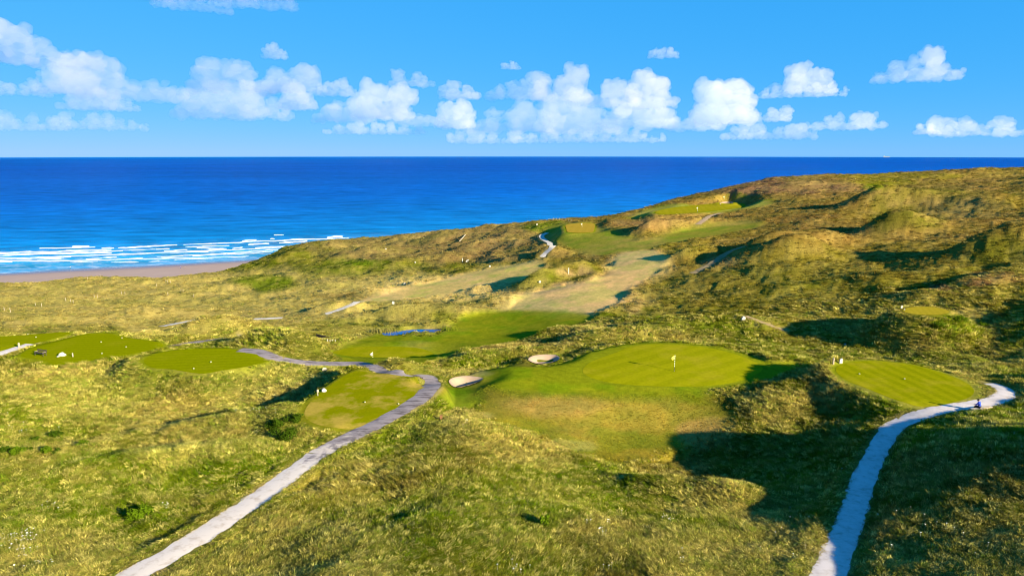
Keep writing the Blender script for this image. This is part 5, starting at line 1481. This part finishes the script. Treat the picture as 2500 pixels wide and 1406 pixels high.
def beach_spot(px, py):
    d = rays(px, py)[0]
    for t_ in np.linspace(450, 900, 1800):
        x, y, z = d[0] * t_, d[1] * t_, CAM_Z + d[2] * t_
        s = sea_dist(x, y)
        if z < (-s * 0.045 if s < 0 else -s * 0.03):
            return (x, y, max(-s * 0.045, 0.0))
for px, py, rz, jk, lab in [(172, 656, 1.0, m_white, "tiny person in white walking alone at the waterline"), (452, 656, 2.0, m_white, "tiny person in a pale top on dry sand near the dunes"), (441, 656, 4.0, m_blue, "tiny person in dark blue on dry sand near the dunes")]:
    pr = empty("person", beach_spot(px, py), rz)
    person(pr, STAND, jk, m_trous)
    thing(pr, lab, "person")

# ------------------------------------------------------------------ retaining wall of sleepers with white stakes, by the valley green
for k, (px, py) in enumerate([(787, 831), (793.5, 832), (799.5, 833), (805.5, 834), (811.5, 834.5), (818.5, 835)]):
    post(px, py, 0.42, 0.11, m_white, "short white stake in the row in front of the dark sleeper wall", "stake", "stake", 0.3, False, "white stakes by the sleeper wall", cap=False)
wa = cast([(770, 824)], ground_h)[0]; wb = cast([(826, 832)], ground_h)[0]
wd_ = wb - wa; wl = float(np.linalg.norm(wd_)); wy_ = math.atan2(wd_[1], wd_[0]); wz = [float(ground_h(*(wa + wd_ * f_))[0]) for f_ in (0.1, 0.5, 0.9)]
root = empty("sleeper_wall", (wa[0], wa[1], min(wz)), wy_)
for r_ in range(3):
    nseg = 4
    for k in range(nseg):
        MB().box((wl * (k + 0.5) / nseg, 0.25, 0.05 + r_ * 0.24 + (wz[1] - min(wz)) * 0.5), (wl / nseg - 0.03, 0.14, 0.225), (0, 0, 0), 0.012).build("sleeper", m_dark, root)
thing(root, "low dark wall of timber sleepers at the edge of the valley green", "wall")

# ------------------------------------------------------------------ fence posts in the shore dunes and on the skyline
FP = [(161,735),(173,738),(179,740),(231,727),(238,727),(297,718),(305,718),(382,699),(405,689),(409,690),(417,692),(442,713),(447,713),(410,721),(473,726),(87,747),(102,749),(11,759),(26,762),(214,682),(245,676)]
fp0 = empty("fence_post", (0, 0, 0))
MB().box((0, 0, 0.40), (0.12, 0.12, 1.6), (0, 0, 0), 0.02).build("shaft", m_wood, fp0)
MB().lathe([(0.075, 1.19), (0.08, 1.22), (0.03, 1.26)], 8).build("cap", m_wood, fp0)
MB().box((0, -0.07, 1.0), (0.05, 0.04, 0.05)).build("staple", m_dark, fp0)
first = True
for px, py in FP + [(1347.7,539),(1351,537),(1358,537),(1366,537),(1374,537.5),(1381.6,539),(1388.6,540),(1396,541)]:
    o = fp0 if first else copy_tree(fp0); first = False
    put(o, px, py, random.uniform(0, 3), 0.05)
    o.rotation_euler = (random.uniform(-0.08, 0.08), random.uniform(-0.08, 0.08), o.rotation_euler[2])
    if px < 600:
        thing(o, "weathered pale fence post leaning in the straw-coloured shore dunes", "fence post", "fence posts in the shore dunes")
    else:
        thing(o, "thin fence post on the dune skyline above the square green", "fence post", "fence posts on the skyline")

# ------------------------------------------------------------------ ship on the horizon
d = rays(2165, 381)[0]; hd_ = d[:2] / np.linalg.norm(d[:2]); sp_ = hd_ * 26000
root = empty("ship", (sp_[0], sp_[1], -26000 ** 2 / (2 * RE)), math.atan2(-hd_[0], hd_[1]) + 0.1)
hull = [(-0.5, 0.25), (-0.47, -0.2), (0.42, -0.2), (0.5, 0.35), (0.46, 0.35), (0.4, 0.22), (-0.4, 0.22)]
MB().prism([(a_ * 210, c_ * 34 + 8) for a_, c_ in hull], 30).build("hull", m_wstone, root)
MB().box((-75, 0, 32), (26, 26, 30), (0, 0, 0), 1.0).build("bridge_tower", m_white, root)
for k in range(4):
    MB().box((-38 + k * 34, 0, 21), (28, 24, 11), (0, 0, 0), 0.8).build("cargo_block", m_white, root)
MB().tube((-84, 0, 44), (-84, 0, 60), 4, 3.4, 10).build("funnel", m_stone, root)
thing(root, "pale cargo ship far out on the sea horizon", "ship")
# ------------------------------------------------------------------ bushes, reeds, flowers
def leaf_bush(px, py, w, h, n_, m, label, seed):
    rr = np.random.default_rng(seed)
    root = empty("bush", (0, 0, 0)); put(root, px, py, 0, 0.05)
    # lobes of leaves spread through the crown
    lob = rr.uniform(-1, 1, (9, 3)) * np.array((w * 0.34, w * 0.34, h * 0.25)) + np.array((0, 0, h * 0.5))
    k = rr.integers(0, 9, n_)
    dirs = rr.normal(0, 1, (n_, 3)); dirs /= np.linalg.norm(dirs, axis=1)[:, None]
    p = lob[k] + dirs * (rr.uniform(0.3, 1.0, n_) ** 0.5)[:, None] * np.array((w * 0.24, w * 0.24, h * 0.34))
    p[:, 2] = np.abs(p[:, 2])
    s = rr.uniform(0.05, 0.11, n_)
    a = rr.normal(0, 1, (n_, 3)); a /= np.linalg.norm(a, axis=1)[:, None]
    c = np.cross(a, dirs); c /= np.linalg.norm(c, axis=1)[:, None] + 1e-6
    co = np.concatenate([p - a * s[:, None], p + c * s[:, None] * 0.6, p + a * s[:, None], p - c * s[:, None] * 0.6])
    i_ = np.arange(n_)
    me = raw_mesh("crown", co, np.stack([i_, i_ + n_, i_ + 2 * n_, i_ + 3 * n_], -1))
    link("crown", me, m, root)["kind"] = "stuff"
    b_ = MB()
    for q in range(5):
        e_ = lob[q]
        b_.tube((0, 0, -0.1), tuple(e_), 0.03, 0.012, 5)
    b_.build("stems", m_dark, root)
    return thing(root, label, "bush", "dark bushes in the rough grass")
m_leaf = blade_mat("bush_leaves", False, (0.035, 0.065, 0.004), 0.25)
m_leaf2 = blade_mat("bright_leaves", False, (0.075, 0.125, 0.005), 0.3)
for px, py, w, h, n_, m_, lab, sd_ in [
 (45,1108,1.5,0.8,900,m_leaf2,"rounded green bush in pinkish dry grass, largest of its cluster",1),(86,1078,0.9,0.6,500,m_leaf,"small dark bush above the largest in the dry-grass cluster",2),(140,1066,1.5,0.8,900,m_leaf,"broad dark bush alone at the top of the dry-grass patch",3),
 (112,1108,1.1,0.7,700,m_leaf2,"oval green bush beside the largest in the dry-grass cluster",4),(137,1105,0.8,0.5,400,m_leaf,"tiny dark bush at the end of the dry-grass cluster",5),(205,1090,1.3,0.6,600,m_leaf2,"straggling green bush on the slope past the dry-grass cluster",6),(12,1104,0.9,0.6,400,m_leaf,"small bush at the dry-grass cluster's outer edge",7),(72,1100,0.7,0.5,350,m_leaf,"little dark bush touching the largest in the dry-grass cluster",14),
 (345,1268,1.8,1.2,1500,m_leaf2,"bright leafy bush standing alone in tall grass near the gravel path",8),(690,1078,2.6,1.2,1700,m_leaf,"dark thicket bush on the bank below the worn tee",9),(668,1045,2.0,1.0,1200,m_leaf,"dark bush upslope on the bank below the worn tee",10),(715,1030,1.8,0.9,1000,m_leaf,"dark bush tucked against the worn tee's bank",15),
 (1330,1283,0.7,0.9,450,m_leaf2,"slender bright weed bush at the edge of the shade",11),(2340,785,2.2,1.0,900,m_leaf2,"bright gorse bush on the bank of the round dry tee",12),(2290,800,2.0,1.0,800,m_leaf2,"low gorse bush on the front of the round dry tee's bank",13),(2400,800,1.8,1.0,800,m_leaf2,"gorse bush at the outer end of the round dry tee's bank",16)]:
    leaf_bush(px, py, w, h, n_, m_, lab, sd_)
def stalks(name, spots, m, label, cat, hmin, hmax, wid, rad, n_each, seed, lean=0.15):
    rr = np.random.default_rng(seed)
    co = []; fs = []
    for (px, py) in spots:
        x, y, z = spot(px, py)
        for k in range(n_each):
            bx_ = x + rr.normal(0, rad); by_ = y + rr.normal(0, rad * 0.8)
            bz_ = float(ground_h(bx_, by_)[0])
            h = rr.uniform(hmin, hmax); a = rr.uniform(0, 3.14); wx, wy = math.cos(a) * wid / 2, math.sin(a) * wid / 2
            ox, oy = rr.normal(0, lean * h), rr.normal(0, lean * h)
            i0 = len(co)
            co += [(bx_ - wx, by_ - wy, bz_ - 0.05), (bx_ + wx, by_ + wy, bz_ - 0.05), (bx_ + ox * .5 + wx, by_ + oy * .5 + wy, bz_ + h * .6), (bx_ + ox * .5 - wx, by_ + oy * .5 - wy, bz_ + h * .6), (bx_ + ox, by_ + oy, bz_ + h)]
            fs += [(i0, i0 + 1, i0 + 2, i0 + 3), (i0 + 3, i0 + 2, i0 + 4)]
    me = bpy.data.meshes.new(name); me.from_pydata(co, [], fs)
    return stuff(link(name, me, m), label, cat)
stalks("reeds", [(912, 812), (922, 813), (935, 814), (945, 815), (955, 816), (965, 817)], blade_mat("reed_leaf", False, (0.19, 0.17, 0.05), 0.3), "tall pale reeds crowding one end of the pond", "reeds", 0.7, 1.5, 0.07, 0.55, 34, 3)
stalks("reeds", [(1085, 807), (1098, 806), (1112, 806)], blade_mat("green_reed_leaf", False, (0.13, 0.16, 0.01), 0.3), "green rushes at the pond's outer end", "reeds", 0.5, 1.1, 0.07, 0.6, 26, 4)
# white flower heads: flat umbels on thin stems, far too many to count
rr = np.random.default_rng(5); co = []; fs = []
m_fl = pmat("white_petals", (0.5, 0.49, 0.40), 0.8, 0.2, 0.1, 9)
def umbel(x, y, z, h, r_):
    i0 = len(co); tl = rr.uniform(-0.3, 0.3, 2)
    co.append((x, y, z + h))
    for k in range(6):
        a = k * math.pi / 3
        co.append((x + r_ * math.cos(a), y + r_ * math.sin(a), z + h - 0.02 + r_ * (tl[0] * math.cos(a) + tl[1] * math.sin(a))))
    for k in range(6):
        fs.append((i0, i0 + 1 + k, i0 + 1 + (k + 1) % 6))
    j0 = len(co); co.extend([(x - 0.008, y, z - 0.05), (x + 0.008, y, z - 0.05), (x, y, z + h)]); fs.append((j0, j0 + 1, j0 + 2))
pts = []
for px, py, sx, sy, n_ in [(30,1320,45,14,46),(75,1310,30,12,34),(60,1345,25,10,20),(120,1240,22,8,18),(408,1237,10,6,10),(100,1380,60,14,14),(1490,1280,12,8,6),(1438,1288,8,3,3),(1520,1256,6,2,2),(1628,1272,14,10,12),(1660,1370,10,14,8),(1475,1320,14,12,10),(1250,1390,22,12,9),(1480,1392,14,8,6),(1290,1394,20,8,5),(600,1005,60,6,22),(1135,1050,12,4,7),(905,1055,14,4,8),(60,1040,70,16,26),(2280,1300,160,60,26),(2420,1130,60,70,14),(2050,1180,40,20,4),(1900,1300,60,60,8)]:
    for k in range(n_):
        pts.append((px + rr.normal(0, sx * 0.6), py + rr.normal(0, sy * 0.6)))
g_ = cast(pts, h2); gz = ground_h(g_[:, 0], g_[:, 1]); gr_ = rough_mask(g_[:, 0], g_[:, 1])
for (x, y), z, r_ in zip(g_, gz, gr_):
    if r_ > 0.5 and rr.random() < 0.6:
        umbel(x, y, z, rr.uniform(0.35, 0.6), rr.uniform(0.03, 0.065))
me = bpy.data.meshes.new("white_flowers"); me.from_pydata(co, [], fs)
stuff(link("white_flowers", me, m_fl), "white umbel flowers dotted in drifts through the near rough grass", "flowers")
